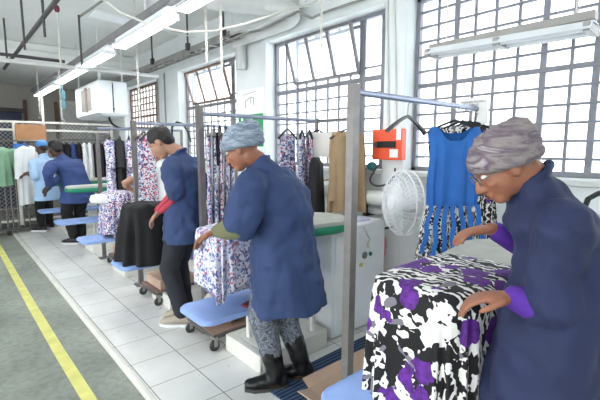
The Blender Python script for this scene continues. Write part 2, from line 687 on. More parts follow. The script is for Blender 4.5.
def window(n, a, b, z0, z1, ys, zs, thick_y, thick_z, m, sash=None):
    fr = MB()
    fr.box((XG, a + .018, (z0 + z1) / 2), (.05, .036, z1 - z0)).box((XG, b - .018, (z0 + z1) / 2), (.05, .036, z1 - z0))
    fr.box((XG, (a + b) / 2, z0 + .018), (.05, b - a, .036)).box((XG, (a + b) / 2, z1 - .018), (.05, b - a, .036))
    root = struct(fr.build('window_%d' % n, m))
    gb = MB()
    gap = (sash[0], sash[1], sash[3], sash[2]) if sash else None
    bars_v(gb, ys, XG, z0, z1, .02, gap)
    bars_v(gb, thick_y, XG - .002, z0, z1, .04, gap)
    bars_h(gb, zs, XG, a, b, .018, gap)
    bars_h(gb, thick_z, XG - .003, a, b, .036, gap)
    if gap:
        for y in gap[:2]:
            gb.box((XG - .006, y, (z0 + z1) / 2), (.03, .03, z1 - z0))
        for z in gap[2:]:
            gb.box((XG - .007, (gap[0] + gap[1]) / 2, z), (.03, gap[1] - gap[0], .03))
    gb.build('glazing_bars', m, root)
    MB().box((XG + .02, (a + b) / 2, (z0 + z1) / 2), (.004, b - a, z1 - z0), ch=.0005).build('pane', 'glass', root)
    if sash:
        ya, yb, zt, zb, xt, xb, nd = sash
        P = lambda y, t: V((xt + (xb - xt) * t, y, zt + (zb - zt) * t))
        sm = MB()
        for y in [ya + (yb - ya) * i / nd for i in range(nd + 1)]:
            sm.tube([P(y, 0), P(y, 1)], .02, 4)
        for t in (0, 1):
            sm.tube([P(ya, t), P(yb, t)], .02, 4)
        so = sm.build('hopper_sash', 'rust' if n == 3 else 'sash', root)
        MB().prism([P(ya, 0), P(yb, 0), P(yb, 1), P(ya, 1)], (.004, 0, 0)).build('sash_pane', 'glass', so)
        MB().tube([P(yb - .4, 0), V((XG, yb - .38, zt + .02))], .008, 6).build('stay', 'dark', so)
    return root


zs = [1.235 + .1185 * i for i in range(1, 12)]
window(1, *WIN[0], [1.853, 1.546, 1.392, 1.229, .893, .59, .43, .27, -.05, -.21], [z for i, z in enumerate(zs) if i not in (5,)], [1.694, 1.06, .756, .1], [zs[5]], 'bar')
window(2, *WIN[1], [3.80, 3.61, 3.45, 3.301, 3.117, 2.957, 2.80], zs[:8], [2.63, 2.40], [zs[6] + .02], 'bar',
       sash=(2.66, 3.60, 2.58, 2.15, XG - .17, XG - .04, 3))
window(3, *WIN[2], [6.2, 6.02, 5.82, 5.62, 5.42, 5.22, 5.05, 4.8], zs[:8], [4.95], [zs[6] + .02], 'sash',
       sash=(4.98, 6.10, 2.58, 2.13, XG - .17, XG - .04, 3))
window(4, *WIN[3], [7.4 + .16 * i for i in range(10)], [1.6 + .118 * i for i in range(1, 9)], [8.52, 7.68], [2.07], 'rust')

# ------------------------------------------------------------------ pipes and services
def pipe(name, pts, r, m, label, cat='pipe', n=14):
    return tag(MB().tube(pts, r, n).build(name, m), label, cat)


def arc(a, b, c, k=8):
    a, b, c = V(a), V(b), V(c)
    return [a.lerp(b, t).lerp(b.lerp(c, t), t) for t in [i / k for i in range(k + 1)]]


pipe('steam_pipe', [(2.80, 5.9, 1.0), (2.80, 1.75, 1.0)], .065, 'pipe', 'thick white pipe running under the windows behind the white cabinet')
pipe('condensate_pipe', [(2.85, 5.9, .87), (2.85, 1.3, .87)], .026, 'pipe', 'thin white pipe just below the thick pipe under the windows')
b = MB()
b.box((2.80, 2.33, .88), (.035, .035, .1)).box((2.87, 2.33, .84), (.14, .035, .03))
tag(b.build('pipe_bracket', 'black'), 'black bracket holding up the thick white pipe beside the cabinet', 'bracket')
# big pipe above window with elbow
e1, e2 = V((2.80, 4.45, 2.74)), V((2.80, 3.45, 2.74))
t1, t2 = at_z(262, 7, 2.84), at_z(150, -8, 2.84)
pipe('overhead_pipe', [e1, e1.lerp(e2, .5)] + arc(e2, (2.80, 3.10, 2.78), t1) + [t1.lerp(t2, .5), t2], .085, 'pipe', 'fat white pipe bending away from the wall over the middle window')
t3, t4 = at_z(302, 3, 2.98), at_z(190, -22, 2.98)
pipe('overhead_duct', [t3, t3.lerp(t4, .5), t4], .08, 'pipe', 'fat white pipe crossing the ceiling at the top of the photo', n=18)
pipe('conduit', [(2.66, 4.1, 2.72), at_x(262, 30, 2.66), at_x(298, 12, 2.66), at_x(312, 18, 2.72), (2.86, 2.95, 2.72), (2.91, 2.3, 2.735)], .013, 'tray', 'grey conduit leaving the tray and bending under the fat pipes', 'conduit', 8)
pipe('conduit', [(2.60, 4.1, 2.72), at_x(255, 28, 2.58), at_x(300, 6, 2.58), (2.6, 2.6, 2.86)], .013, 'pipe', 'white conduit leaving the tray towards the top of the photo', 'conduit', 8)
pipe('rainwater_pipe', [(2.86, 4.40, 2.84), (2.86, 4.40, 2.40)], .06, 'pipe', 'short white pipe dropping down the pier beside the poster')
tr = MB()
for x in (2.52, 2.66):
    tr.box((x, 6.55, 2.70), (.012, 4.9, .07))
for i in range(24):
    tr.box((2.59, 4.2 + i * .2, 2.675), (.14, .03, .01))
tray = tag(tr.build('cable_tray', 'tray'), 'long grey cable tray running above the windows', 'cable tray')
for k, x in enumerate((2.55, 2.59, 2.63)):
    pts = [(x + .01 * math.sin(i * 1.3 + k), 3.9 + i * .25, 2.70 + .008 * math.sin(i * 2.1 + k)) for i in range(21)]
    tag(MB().tube(pts, .012, 8).build('cable', ('cable', 'dark', 'cable')[k]), ('white cable lying in the tray on its aisle side', 'dark cable lying along the middle of the tray', 'white cable lying in the tray on its window side')[k], 'cable')
for k, (y, lab) in enumerate(((4.2, 'tray hanger rod nearest the fat bent pipe'), (5.1, 'tray hanger rod above the tilted brown window'), (6.3, 'tray hanger rod nearest the far window'))):
    h = MB().tube([(2.5, y, 3.19), (2.5, y, 2.78)], .012, 8)
    h.box((2.5, y, 2.74), (.05, .06, .09))
    tag(h.build('tray_hanger', 'dark'), 'dark ' + lab, 'bracket', None)
for k, (y0, z0, y1, z1, lab) in enumerate(((2.25, 3.15, 2.2, 1.62, 'pale conduit dropping down the pier to the orange box'), (2.18, 3.15, 2.12, 1.62, 'second pale conduit beside the first above the orange box'), (7.2, 2.7, 7.2, 1.2, 'thin grey conduit on the pier right of the far window'), (6.9, 2.7, 6.9, 1.2, 'thin grey conduit nearer the tilted brown window'))):
    pipe('conduit', [(2.93, y0, z0), (2.93, (y0 * .7 + y1 * .3) + .01, z0 * .6 + z1 * .4), (2.93, y1, z1)], .013, 'tray' if k > 1 else 'pipe', lab, 'conduit', 8)
# loop of white cable along the ceiling in front
pts = [at_depth(u, v, d_) for u, v, d_ in ((98, -4, 3.2), (120, 12, 3.2), (150, 25, 3.1), (185, 32, 3.0), (215, 31, 3.0), (245, 24, 3.0), (275, 14, 3.1), (310, 4, 3.2), (330, -6, 3.3))]
tag(MB().tube(pts, .008, 8).build('hanging_cable', 'cable'), 'white cable sagging across the ceiling in front of the lamps', 'cable')
pipe('cross_pipe', [(-.6, 6.1, 2.45), (2.5, 6.1, 2.50)], .026, 'pipe', 'white pipe slung crosswise under the ceiling beyond the white heater unit')
pipe('cross_pipe', [(-.6, 6.25, 2.56), (1.3, 6.25, 2.57)], .02, 'dark', 'dark pipe slung crosswise just above the white one')
pipe('ceiling_pipe', [(.83, 2.5, 2.68), (.83, 8.2, 2.70)], .022, 'dark', 'dark pipe running down the aisle under the ceiling at upper left')
for k, (u, v0, v1, d_, lab) in enumerate(((4, 4, 58, 5.6, 'leftmost dark rod hanging from the ceiling'), (22, 6, 50, 4.6, 'dark rod hanging beside the leftmost one'), (42, -3, 37, 3.9, 'dark rod with a free end under the ceiling'), (79, 17, 66, 4.9, 'dark rod holding up the lamp row near the heater'), (58, 8, 66, 5.0, 'thin pale rod with a red top fitting'))):
    p0, p1 = at_depth(u, v0, d_), at_depth(u + 3, v1, d_)
    p0 = V((p1.x, p1.y, 3.19)) if v0 < 8 and k < 3 else V((p1.x, p1.y, max(p0.z, 2.85)))
    ro = tag(MB().tube([p0, p1], .012, 8).build('hanger_rod', 'dark' if k < 4 else 'cable'), lab, 'rod')
    if k == 4:
        MB().ball(p0 + V((0, 0, -.04)), (.03, .03, .045)).build('top_fitting', 'maroon', ro, org=ROOT_ORG[ro.name])
p = at_depth(30, 6, 4.0)
tag(MB().box((p.x, p.y, 3.17), (.22, .16, .04)).build('ceiling_plate', 'rust'), 'rust coloured flat plate fixed on the ceiling at upper left', 'plate')
p0, p1 = at_depth(79, 17, 4.9), at_depth(112, -6, 4.2)
pipe('strut', [p0, p1], .014, 'tray', 'grey strut running up from the rod beside the lamp row', 'strut', 8)


# chains
def chain(u, v0, v1, d_, lab, hook=False):
    p1 = at_depth(u, v1, d_) if d_ != 6.0 else at_y(u, v1, 6.1)
    z = 3.2 if d_ != 6.0 else 2.47
    z = 2.95 if d_ == 7.0 else z
    mb = MB()
    n = int((z - p1.z) / .045)
    for i in range(n):
        c = V((p1.x, p1.y, p1.z + .045 * (i + .5)))
        ax = V((1, 0, 0)) if i % 2 else V((0, 1, 0))
        mb.tube([c + ax * (.009 * math.cos(t)) + V((0, 0, .028 * math.sin(t))) for t in [2 * pi * k / 8 for k in range(8)]], .0045, 5, closed=True)
    if hook:
        mb.tube([p1 + V((.035 * math.sin(t) * RT.x, .035 * math.sin(t) * RT.y, -.035 + .035 * math.cos(t))) for t in [k * 4.4 / 9 for k in range(10)]], .007, 6)
    return tag(mb.build('chain', 'cable'), lab, 'chain')


chain(207, 4, 62, 3.6, 'pale chain hanging from the ceiling left of the other long chain')
chain(222, -4, 70, 3.4, 'pale chain hanging in front of the tilted brown window')
chain(321, -4, 75, 3.2, 'pale chain hanging in front of the middle window')
chain(62, 66, 119, 6.0, 'thin chain with a hook below the blue pull handle', True)
chain(40, 92, 114, 7.0, 'short chain with a hook above the mesh fence', True)
chain(140, 38, 118, 4.6, 'pale chain hanging beside the white heater unit')
p = at_y(62.5, 95, 6.1)
h = MB()
h.box(p, (.05, .05, .1)).box(p + V((0, 0, -.12)), (.04, .04, .08)).tube([p + V((0, 0, .14)), p + V((0, 0, -.18))], .01, 6)
tag(h.build('pull_handle', mat('teal_paint', (92, 144, 156))), 'blue grey hoist handle hanging below the lamp row', 'handle')

# ------------------------------------------------------------------ lamps
def lamp(x, y0, y1, z, label, k=1.0):
    r = thing('fluorescent_lamp', (x, (y0 + y1) / 2, z), label, 'lamp', 'fluorescent lamps over the ironing stations')
    yc, L = (y0 + y1) / 2, y1 - y0
    MB().box((x, yc, z + .075), (.06, L, .05)).build('housing', 'white', r)
    rf = MB()
    prof = [(-.07, .0), (-.035, .055), (.035, .055), (.07, .0), (.066, .0), (.033, .05), (-.033, .05), (-.066, .0)]
    rf.rings([[V((x + a, y, z + b)) for a, b in prof] for y in (y0, y1)])
    rf.build('reflector', 'white', r, smooth=False)
    for sx in (-.035, .035):
        MB().tube([(x + sx, y0 + .04, z + .015), (x + sx, y1 - .04, z + .015)], .019, 10).build('tube', 'tube', r)
    for y in (y0 + .02, y1 - .02):
        MB().box((x, y, z + .015), (.13, .03, .045)).build('end_cap', 'white', r)
    return r


lamp(1.40, 3.12, 4.38, 2.42, 'nearest lit lamp of the long row, level with the tilted brown window')
lamp(1.40, 4.66, 5.62, 2.42, 'second lit lamp of the row, crossing the white pipe')
lamp(1.41, 5.80, 7.25, 2.42, 'third lit lamp of the row, left of the white heater unit')
lamp(1.43, 7.5, 9.3, 2.42, 'farthest lit lamp of the row, above the mesh fence')
p = at_z(205, -2, 2.55)
lamp(p.x, p.y - .5, p.y + .42, 2.55, 'lit lamp cut by the top edge of the photo')
tr = MB().box((1.38, 5.5, 2.535), (.07, 7.9, .06))
tag(tr.build('lighting_trunking', 'sash'), 'long dark trunking the lamp row hangs from', 'trunking')
r = thing('window_lamp', (2.78, 1.2, 2.12), 'unlit twin lamp with open reflector hung before the big right window', 'lamp')
Y0, Y1, X, Z = .70, 1.72, 2.78, 2.07
MB().rings([[V((X + a, y, Z + b + (y - Y0) * .03)) for a, b in [(-.11, 0), (-.05, .05), (.05, .05), (.11, 0), (.105, -.004), (.048, .044), (-.048, .044), (-.105, -.004)]] for y in (Y0, Y1)]).build('reflector', 'white', r, smooth=False)
for sx in (-.05, .05):
    MB().tube([(X + sx, Y0 + .03, Z + .01), (X + sx, Y1 - .03, Z + .04)], .016, 10).build('tube', 'white', r)
for y in (Y0 + .02, (Y0 + Y1) / 2, Y1 - .02):
    MB().box((X, y, Z + .012 + (y - Y0) * .03), (.19, .035, .05)).build('lamp_holder', 'tray', r)
MB().box((X, (Y0 + Y1) / 2, Z + .085), (.07, Y1 - Y0, .05)).build('housing', 'tray', r)
for y in (1.6, .8):
    MB().tube([(X, y, Z + .1), (X, y, 3.19)], .005, 6).build('suspension_wire', 'cable', r)

# ceiling fan
p = at_depth(146, 14, 4.6)
c = V((p.x, p.y, 2.80))
r = thing('ceiling_fan', (c.x, c.y, c.z), 'white ceiling fan hanging behind the nearest lamp', 'fan')
MB().tube([c + V((0, 0, .06)), c + V((0, 0, .39))], .018, 10).build('downrod', 'white', r)
MB().lathe([(.02, .10), (.07, .08), (.09, .03), (.09, -.03), (.06, -.06), (.02, -.065)], c).build('motor', 'white', r)
for k in range(4):
    a = .1 + k * pi / 2
    u_, v_ = V((math.cos(a), math.sin(a), 0)), V((-math.sin(a), math.cos(a), 0))
    pl = [c + u_ * .08 + v_ * .03, c + u_ * .2 + v_ * .06, c + u_ * .58 + v_ * .065, c + u_ * .60 - v_ * .05, c + u_ * .2 - v_ * .05, c + u_ * .08 - v_ * .03]
    MB().prism([q_ + V((0, 0, .02 * (q_ - c).dot(v_) / .06)) for q_ in pl], (0, 0, .01)).build('blade', 'white', r)

# heater / extractor box hung beyond
y0, y1 = 6.6, 7.95
A, Bx = 1.78, 2.20
r = thing('heater_unit', (2.0, 7.2, 1.92), 'big white boxy air unit hung from the ceiling above the far racks', 'heater')
bx = MB()
bx.rings([[V((A + dx0, y0 + dy, z)), V((Bx, y0 + dy, z)), V((Bx, y1 - dy, z)), V((A + dx0, y1 - dy, z))] for z, dx0, dy in ((1.92, .09, .05), (1.96, .0, 0), (2.42, 0, 0), (2.44, .02, .02))])
bx.build('casing', 'white', r, smooth=False)
g = MB()
for i in range(12):
    g.box((A - .006, y0 + .38 + .05 * i, 2.19), (.012, .02, .34))
g.build('grille', 'tray', r)
MB().box((A - .012, y0 + .62, 2.19), (.012, .10, .38)).build('rust_streak', 'rust', r)
MB().box(((A + Bx) / 2, y0 - .004, 2.19), (.014, .008, .44)).build('door_seam', 'dark', r)
MB().box(((A + Bx) / 2, y0 - .01, 2.02), (.02, .02, .03)).build('latch', 'black', r)
for x, y in ((A + .05, y0 + .05), (Bx - .05, y0 + .05), (A + .05, y1 - .05), (Bx - .05, y1 - .05)):
    MB().tube([(x, y, 2.43), (x, y, 3.19)], .012, 8).build('hanging_rod', 'pipe', r)
tag(MB().tube(arc((2.0, 6.9, 1.92), (2.05, 6.9, 1.70), (2.35, 6.85, 1.76)) + [(2.7, 6.8, 1.76)], .016, 8).build('power_cable', 'black'), 'black cable looping below the white air unit', 'cable')

# ------------------------------------------------------------------ wall things
r = thing('switch_box', (2.89, 2.17, 1.32), 'orange electrical switch box on the pier between the windows', 'switch box')
MB().box((2.905, 2.172, 1.458), (.07, .312, .262)).build('enclosure', 'orange', r)
MB().box((2.862, 2.17, 1.458), (.02, .19, .055)).build('switch_plate', 'black', r)
MB().tube([(2.86, 2.26, 1.458), (2.835, 2.26, 1.458)], .022, 14).build('rotary_handle', 'rubber', r)
MB().box((2.867, 2.045, 1.545), (.006, .045, .1), ch=.001).build('rating_sticker', 'paper', r)
MB().box((2.867, 2.09, 1.383), (.006, .085, .07), ch=.001).build('notice_sticker', 'paper', r)
# tangle of cables below it
p = [(2.86, 2.2, 1.32), (2.82, 2.24, 1.25), (2.80, 2.3, 1.15), (2.76, 2.2, 1.10), (2.78, 2.08, 1.12), (2.86, 2.06, 1.2), (2.87, 2.08, 1.32)]
tag(MB().tube([q_ for i in range(len(p) - 2) for q_ in arc(V(p[i]).lerp(V(p[i + 1]), .5), p[i + 1], V(p[i + 1]).lerp(V(p[i + 2]), .5), 4)], .009, 6).build('loose_cable', 'dark'), 'dark cable looped below the orange switch box', 'cable')
tag(MB().tube(arc((2.85, 2.3, 1.27), (2.74, 2.75, 1.08), (2.78, 3.2, 1.09), 10), .010, 6).build('loose_cable', 'carton'), 'brown cable trailing left along the thick white pipe', 'cable')
s = MB().ball((2.83, 2.29, 1.27), (.045, .045, .04))
tag(s.build('cable_gland', 'teal'), 'grey teal junction boss under the orange switch box', 'junction box')

# poster on the pier
r = thing('poster', (2.93, 4.31, 1.45), 'white safety poster with a green lower half on the pier', 'poster')
MB().box((2.934, 4.315, 1.80), (.008, .56, .72), ch=.001).build('sheet', 'paper', r)
MB().box((2.928, 4.315, 1.65), (.004, .54, .40), ch=.001).build('green_panel', 'poster_green', r)
g = MB()
for y, z, a, b_ in ((4.42, 1.66, .10, .13), (4.3, 1.78, .06, .06), (4.3, 1.64, .11, .14), (4.16, 1.60, .06, .10), (4.5, 1.80, .05, .04)):
    g.box((2.925, y, z), (.003, a, b_), ch=.0008)
g.build('white_figures', 'paper', r)
ic = MB()
Q = lambda y, z: V((2.928, y, z))
ic.tube([Q(4.42, 1.94), Q(4.42, 2.02), Q(4.30, 2.06), Q(4.24, 2.05), Q(4.24, 1.96)], .004, 5).tube([Q(4.30, 2.06), Q(4.30, 1.98)], .004, 5)
ic.tube([Q(4.48, 2.10), Q(4.2, 2.12)], .003, 5)
ic.build('outline_drawing', 'ink', r)

# big wall fan
def fan(c, nrm, R, label, hub=.06, pole=None, spokes=40, nring=8):
    c, nrm = V(c), V(nrm).normalized()
    a = nrm.cross(V((0, 0, 1))).normalized()
    b_ = a.cross(nrm)
    C = lambda t, rr, z: c + (a * math.cos(t) + b_ * math.sin(t)) * rr + nrm * z
    r = thing('electric_fan', (c.x, c.y, c.z - R), label, 'fan')
    gd = MB()
    T = [2 * pi * k / 40 for k in range(40)]
    for k in range(1, nring + 1):
        rr = R * k / nring
        z = .07 * math.sqrt(max(0, 1 - (k / nring) ** 2)) + .03
        gd.tube([C(t, rr, z) for t in T], .0028, 4, closed=True)
    for z in (-.03, .03):
        gd.tube([C(t, R, z) for t in T], .006, 5, closed=True)
    for k in range(spokes):
        t = 2 * pi * k / spokes
        gd.tube([C(t + .5, hub * .8, .10)] + [C(t + .5 * (1 - q_), R * q_ if q_ > .1 else hub, .07 * math.sqrt(max(0, 1 - q_ ** 2)) + .03) for q_ in (.3, .6, .85, 1)] + [C(t, R, -.03), C(t, R * .6, -.09), C(t, hub, -.10)], .0024, 4)
    gd.build('guard', 'fan_wire', r)
    for k in range(3):
        t0 = k * 2 * pi / 3
        pl = []
        for i in range(9):
            q_ = i / 8
            pl.append([C(t0 + .1 * q_, .05 + (R * .86 - .05) * q_, .03), C(t0 + .95 - .1 * q_, .05 + (R * .86 - .05) * q_, -.03)])
        bm_ = MB()
        rs = [[x, y, y + nrm * .006, x + nrm * .006] for x, y in pl]
        bm_.rings(rs)
        bm_.build('blade', 'fan_wire', r)
    MB().lathe([(.02, .11), (hub * .85, .105), (hub, .08), (hub, -.02), (hub * 1.3, -.05), (hub * 1.3, -.2), (hub, -.24), (.02, -.25)], c, (a, b_, nrm)).build('motor', 'white', r)
    back = c - nrm * .22
    if pole == 'wall':
        MB().tube([back, V((XW - .02, back.y, back.z - .05))], .022, 8).build('wall_bracket', 'white', r)
    else:
        MB().tube([back, V((back.x, back.y, .03))], .018, 10).build('stand', 'white', r)
        MB().lathe([(.2, 0.0), (.2, .02), (.05, .04), (.02, .06)], (back.x, back.y, 0.0)).build('stand_base', 'white', r)
    return r


fan(at_x(403, 203, 2.60), (-.905, .426, .03), .245, 'white caged fan on the wall beside the blue dress', pole='wall')
fan(at_x(602, 252, 2.42), (-.75, -.5, 0), .2, 'white caged fan on a stand at the right edge behind the nearest worker', spokes=48)
p = [at_depth(582, 214, 1.95), at_depth(588, 199, 1.95), at_depth(597, 194, 1.95), at_depth(610, 190, 1.95)]
tag(MB().tube(p, .013, 8).build('fan_handle', 'black'), 'black curved hose end above the fan at the right edge', 'hose')

# sample notice
r = thing('paper_sign', (2.636, 1.35, 1.55), 'white paper sign at the end of the nearest rail above the blue dress', 'sign')
a, b_, c_, d_ = [at_x(u, v, 2.636) for u, v in ((460, 99), (488, 97), (488, 124), (475, 125))]
e_ = at_x(478, 113, 2.636)
f_ = at_x(461, 109, 2.636)
MB().prism([a, b_, c_, d_, e_, f_], (.004, 0, 0)).build('sheet', 'paper', r, smooth=False)


def lettering(txt, loc, size, rz, parent, m='ink', align='CENTER', rx=pi / 2):
    cu = bpy.data.curves.new('lettering', 'FONT')
    cu.body = txt
    cu.size = size
    cu.align_x = align
    cu.extrude = .0006
    cu.materials.append(M[m])
    t0 = bpy.data.objects.new('lettering', cu)
    me = bpy.data.meshes.new_from_object(t0)
    bpy.data.objects.remove(t0)
    t = bpy.data.objects.new('lettering', me)
    COL.objects.link(t)
    t.parent = parent
    t.location = V(loc) - ROOT_ORG[parent.name]
    t.rotation_euler = (rx, 0, rz)
    return t


mid = (a + b_) / 2
lettering('FINISHED MODELS\nSAMPLES', (2.630, mid.y, mid.z - .032), .02, -pi / 2, r)

# ------------------------------------------------------------------ fence and far racks
fy = 9.4
r = thing('mesh_fence', (1.2, fy, -.04), 'diamond mesh fence on a pale frame across the back of the hall', 'fence')
zt, zb = 1.93, .0
x0, x1 = -.1, 2.75
g = MB()
st = .075
i = 0
import itertools
for sgn in (1, -1):
    x = x0 - (zt - zb)
    while x < x1 + (zt - zb):
        p0, p1 = V((x, fy, zb)), V((x + (zt - zb), fy, zt))
        if sgn < 0:
            p0.z, p1.z = zt, zb
        t0 = max(0, (x0 - p0.x) / (p1.x - p0.x))
        t1 = min(1, (x1 - p0.x) / (p1.x - p0.x))
        if t1 > t0:
            g.tube([p0.lerp(p1, t0), p0.lerp(p1, t1)], .006, 4, cap=False)
        x += st
g.build('wire_mesh', 'tray', r)
for z in (zt, zb + .05, 1.78):
    MB().box(((x0 + x1) / 2, fy - .015, z), (x1 - x0, .04, .04)).build('rail', 'cream', r)
for x in (-.1, 1.02, 1.5, 2.75):
    MB().box((x, fy - .02, (zt - .04) / 2 + .0), (.05, .05, zt + .04)).build('post', 'cream', r)
MB().box((1.5, fy - .06, 1.25), (.04, .04, 2.5)).build('tall_post', 'cream', r)
p = at_y(35, 135, 9.34)
tag(MB().box((1.28, 9.33, 1.72), (.5, .03, .32)).build('cork_board', 'cork'), 'brown board hung on the mesh fence', 'board')
p = at_y(21, 148, 9.3)
tag(MB().box((p.x, 9.33, p.z), (.24, .02, .16)).build('notice', 'blue_mark'), 'small blue notice on the mesh fence beside the brown board', 'notice')
for k, (u, m_, lab) in enumerate(((101, 'orange', 'orange wall notice below the white air unit'), (115, 'yellow', 'yellow wall notice below the white air unit'))):
    p = at_y(u, 129, 11.8)
    tag(MB().box((p.x, FY - .06, p.z), (.34, .02, .28)).build('wall_notice', m_), lab, 'notice')


# ------------------------------------------------------------------ garment makers
def garment(name, m, hook, rotz, prof, folds=9, amp=.012, scoop=.05, neck=.07, sleeves=None, label='', cat='dress', group=None, seed=0, straps=False):
    """prof: (depth below the hook, half width, half thickness); local x runs along the shoulders."""
    rnd = random.Random(seed)
    ph = rnd.random() * 6
    n = 56
    R = Matrix.Rotation(rotz, 3, 'Z')
    hook = V(hook)
    rs = []
    m0 = len(prof)
    for i, (dz, a, b_) in enumerate(prof):
        t = i / (m0 - 1)
        r = []
        for j in range(n):
            th = 2 * pi * j / n
            x = a * math.copysign(abs(math.cos(th)) ** .8, math.cos(th))
            y = b_ * math.copysign(abs(math.sin(th)) ** .8, math.sin(th))
            f = amp * t * math.sin(folds * th + ph + 1.2 * math.sin(2 * th + ph))
            x += f * .5 * math.cos(th)
            y += f * math.sin(th) * 1.6
            z = -dz
            if i < 3:
                z = min(z, -prof[0][0] - .012 * i - scoop * math.exp(-(x / neck) ** 2) * (1 if math.sin(th) < 0 else .4))
            if i == m0 - 1:
                z += .012 * math.sin(3 * th + ph)
            r.append(hook + R @ V((x, y, z)))
        rs.append(r)
    mb = MB().rings(rs)
    o = mb.build(name, m, org=hook)
    tag(o, label, cat, group)
    if sleeves:
        L, rad, ang = sleeves
        dz, a, b_ = prof[1]
        for sx in (-1, 1):
            p0 = V((sx * (a - .02), 0, -dz - .02))
            dirv = V((sx * math.sin(ang), -.05, -math.cos(ang)))
            pts = [p0 + dirv * (L * k / 6) for k in range(7)]
            rr = [rad * (1.15 - .25 * k / 6) * (1 + .06 * math.sin(k * 2.2)) for k in range(7)]
            MB().tube([hook + R @ p_ for p_ in pts], rr, 14).build('sleeve', m, o)
    return o


def hanger(hook, rotz, label, wd=.21, m='black', group=None):
    hook = V(hook)
    R = Matrix.Rotation(rotz, 3, 'Z')
    L = lambda x, y, z: hook + R @ V((x, y, z))
    r = thing('clothes_hanger', hook, label, 'hanger', group)
    MB().tube([L(.02 * math.sin(t), 0, -.0 + .02 * math.cos(t)) for t in [-.9 + k * 3.9 / 10 for k in range(11)]] + [L(0, 0, -.045), L(0, 0, -.085)], .003, 6).build('hook', 'steel', r)
    arm = MB()
    rs = []
    for k in range(17):
        x = -wd + 2 * wd * k / 16
        q_ = abs(x) / wd
        z = -.075 - .085 * q_ ** 1.25
        h_ = .016 - .004 * q_
        w_ = .005 + .009 * q_
        rs.append([L(x, -w_, z), L(x, w_, z), L(x, w_ * .8, z - h_), L(x, -w_ * .8, z - h_)])
    arm.rings(rs)
    arm.build('shoulder_bar', m, r)
    return r


RZ = 1.68
DR = [(.10, .07, .02), (.14, .165, .03), (.26, .155, .045), (.40, .14, .05), (.55, .15, .055), (.70, .175, .06), (.85, .20, .07)]
DRn = [(.10, .06, .016), (.15, .14, .022), (.32, .13, .028), (.5, .14, .03), (.68, .16, .034), (.84, .18, .038)]
SH = [(.10, .07, .025), (.14, .20, .035), (.25, .21, .055), (.45, .20, .06), (.72, .21, .06)]
JK = [(.10, .08, .03), (.14, .21, .05), (.25, .22, .075), (.45, .21, .08), (.72, .23, .08)]

# ------------------------------------------------------------------ rails (post, bar, wall-side post)
def rail(y, x0, x1, label, zt=1.72, lean=.0, m='steel'):
    r = thing('garment_rail', (x0, y, 0), label, 'garment rail', 'garment rails between the ironing stations')
    MB().tube([(x0 - lean, y, 0.012), (x0, y, zt)], .03, 4).build('post', m, r, smooth=False)
    MB().box((x0 - lean, y, .006), (.12, .12, .012)).build('foot_plate', m, r)
    MB().tube([(x0, y, RZ), (x1, y, RZ)], .016, 12).build('hanging_bar', 'rail', r)
    MB().tube([(x1, y, RZ + .015), (x1, y, .012)], .02, 10).build('rear_post', m, r)
    MB().box((x1, y, .006), (.12, .12, .012)).build('foot_plate', m, r)
    return r


rail(1.28, 1.44, 2.66, 'nearest grey garment rail, holding the blue dress', 1.715, .02)
rail(2.80, 1.45, 2.64, 'grey garment rail holding print dresses around the blue wrapped worker', 1.74)
rail(4.22, 1.45, 2.64, 'grey garment rail beside the man with striped cuffs', 1.70)
rail(5.60, 1.47, 2.60, 'dark grey garment rail of print blouses before the air unit', 1.62)

# rail 1: empty hanger, blue dress, floral dresses
hanger((1.87, 1.28, RZ - .005), .1, 'empty black hanger on the nearest rail left of the blue dress', .2)
hanger((2.37, 1.28, RZ - .005), -.75, 'black hanger holding up the blue dress', .19)
hk = V((2.37, 1.28, RZ - .01))
r = thing('blue_dress', hk, 'sleeveless cobalt blue dress with patterned skirt hanging face on', 'dress')
n = 64


def dress_part(prof, folds, amp, m, name, scoop, ph=0.0, rotz=-.75, neck=.085, cap=True):
    R = Matrix.Rotation(rotz, 3, 'Z')
    rs = []
    for i, (dz, a, b_) in enumerate(prof):
        t = i / (len(prof) - 1)
        row = []
        for j in range(n):
            th = 2 * pi * j / n
            x = a * math.copysign(abs(math.cos(th)) ** .75, math.cos(th))
            y = b_ * math.copysign(abs(math.sin(th)) ** .75, math.sin(th)) * (1 + amp * (t + .15) * math.sin(folds * th + ph))
            z = -dz
            if i < 4:
                z = min(z, -prof[0][0] - .012 * i - scoop * math.exp(-(x / neck) ** 4) * (1 if y < 0 else .45))
            row.append(hk + R @ V((x, y, z)))
        rs.append(row)
    return MB().rings(rs, cap).build(name, m, r)


dress_part([(.115, .145, .02), (.15, .165, .03), (.24, .145, .045), (.34, .15, .05), (.48, .16, .05), (.60, .155, .05)], 12, .25, 'blue_dress', 'bodice', .085, cap=False)
dress_part([(.60, .152, .046), (.72, .18, .055), (.9, .21, .065), (1.05, .225, .07)], 13, .4, 'swirl', 'skirt', 0)
R_ = Matrix.Rotation(-.75, 3, 'Z')
for k, x in enumerate((-.145, -.10, -.055, -.01, .04, .085, .13)):
    pts = []
    for i in range(8):
        t = i / 7
        pts.append((x * (1 + .35 * t) + .008 * math.sin(i * 1.7 + k), -.062 - .035 * t, -.585 - (.30 + .1 * (k % 3)) * t))
    mb = MB()
    rs = []
    for x_, y_, z_ in pts:
        wd = .014
        rs.append([hk + R_ @ V(q_) for q_ in ((x_ - wd, y_, z_), (x_ + wd, y_, z_), (x_ + wd, y_ - .006, z_), (x_ - wd, y_ - .006, z_))])
    mb.rings(rs).build('streamer', 'blue_dress', r)
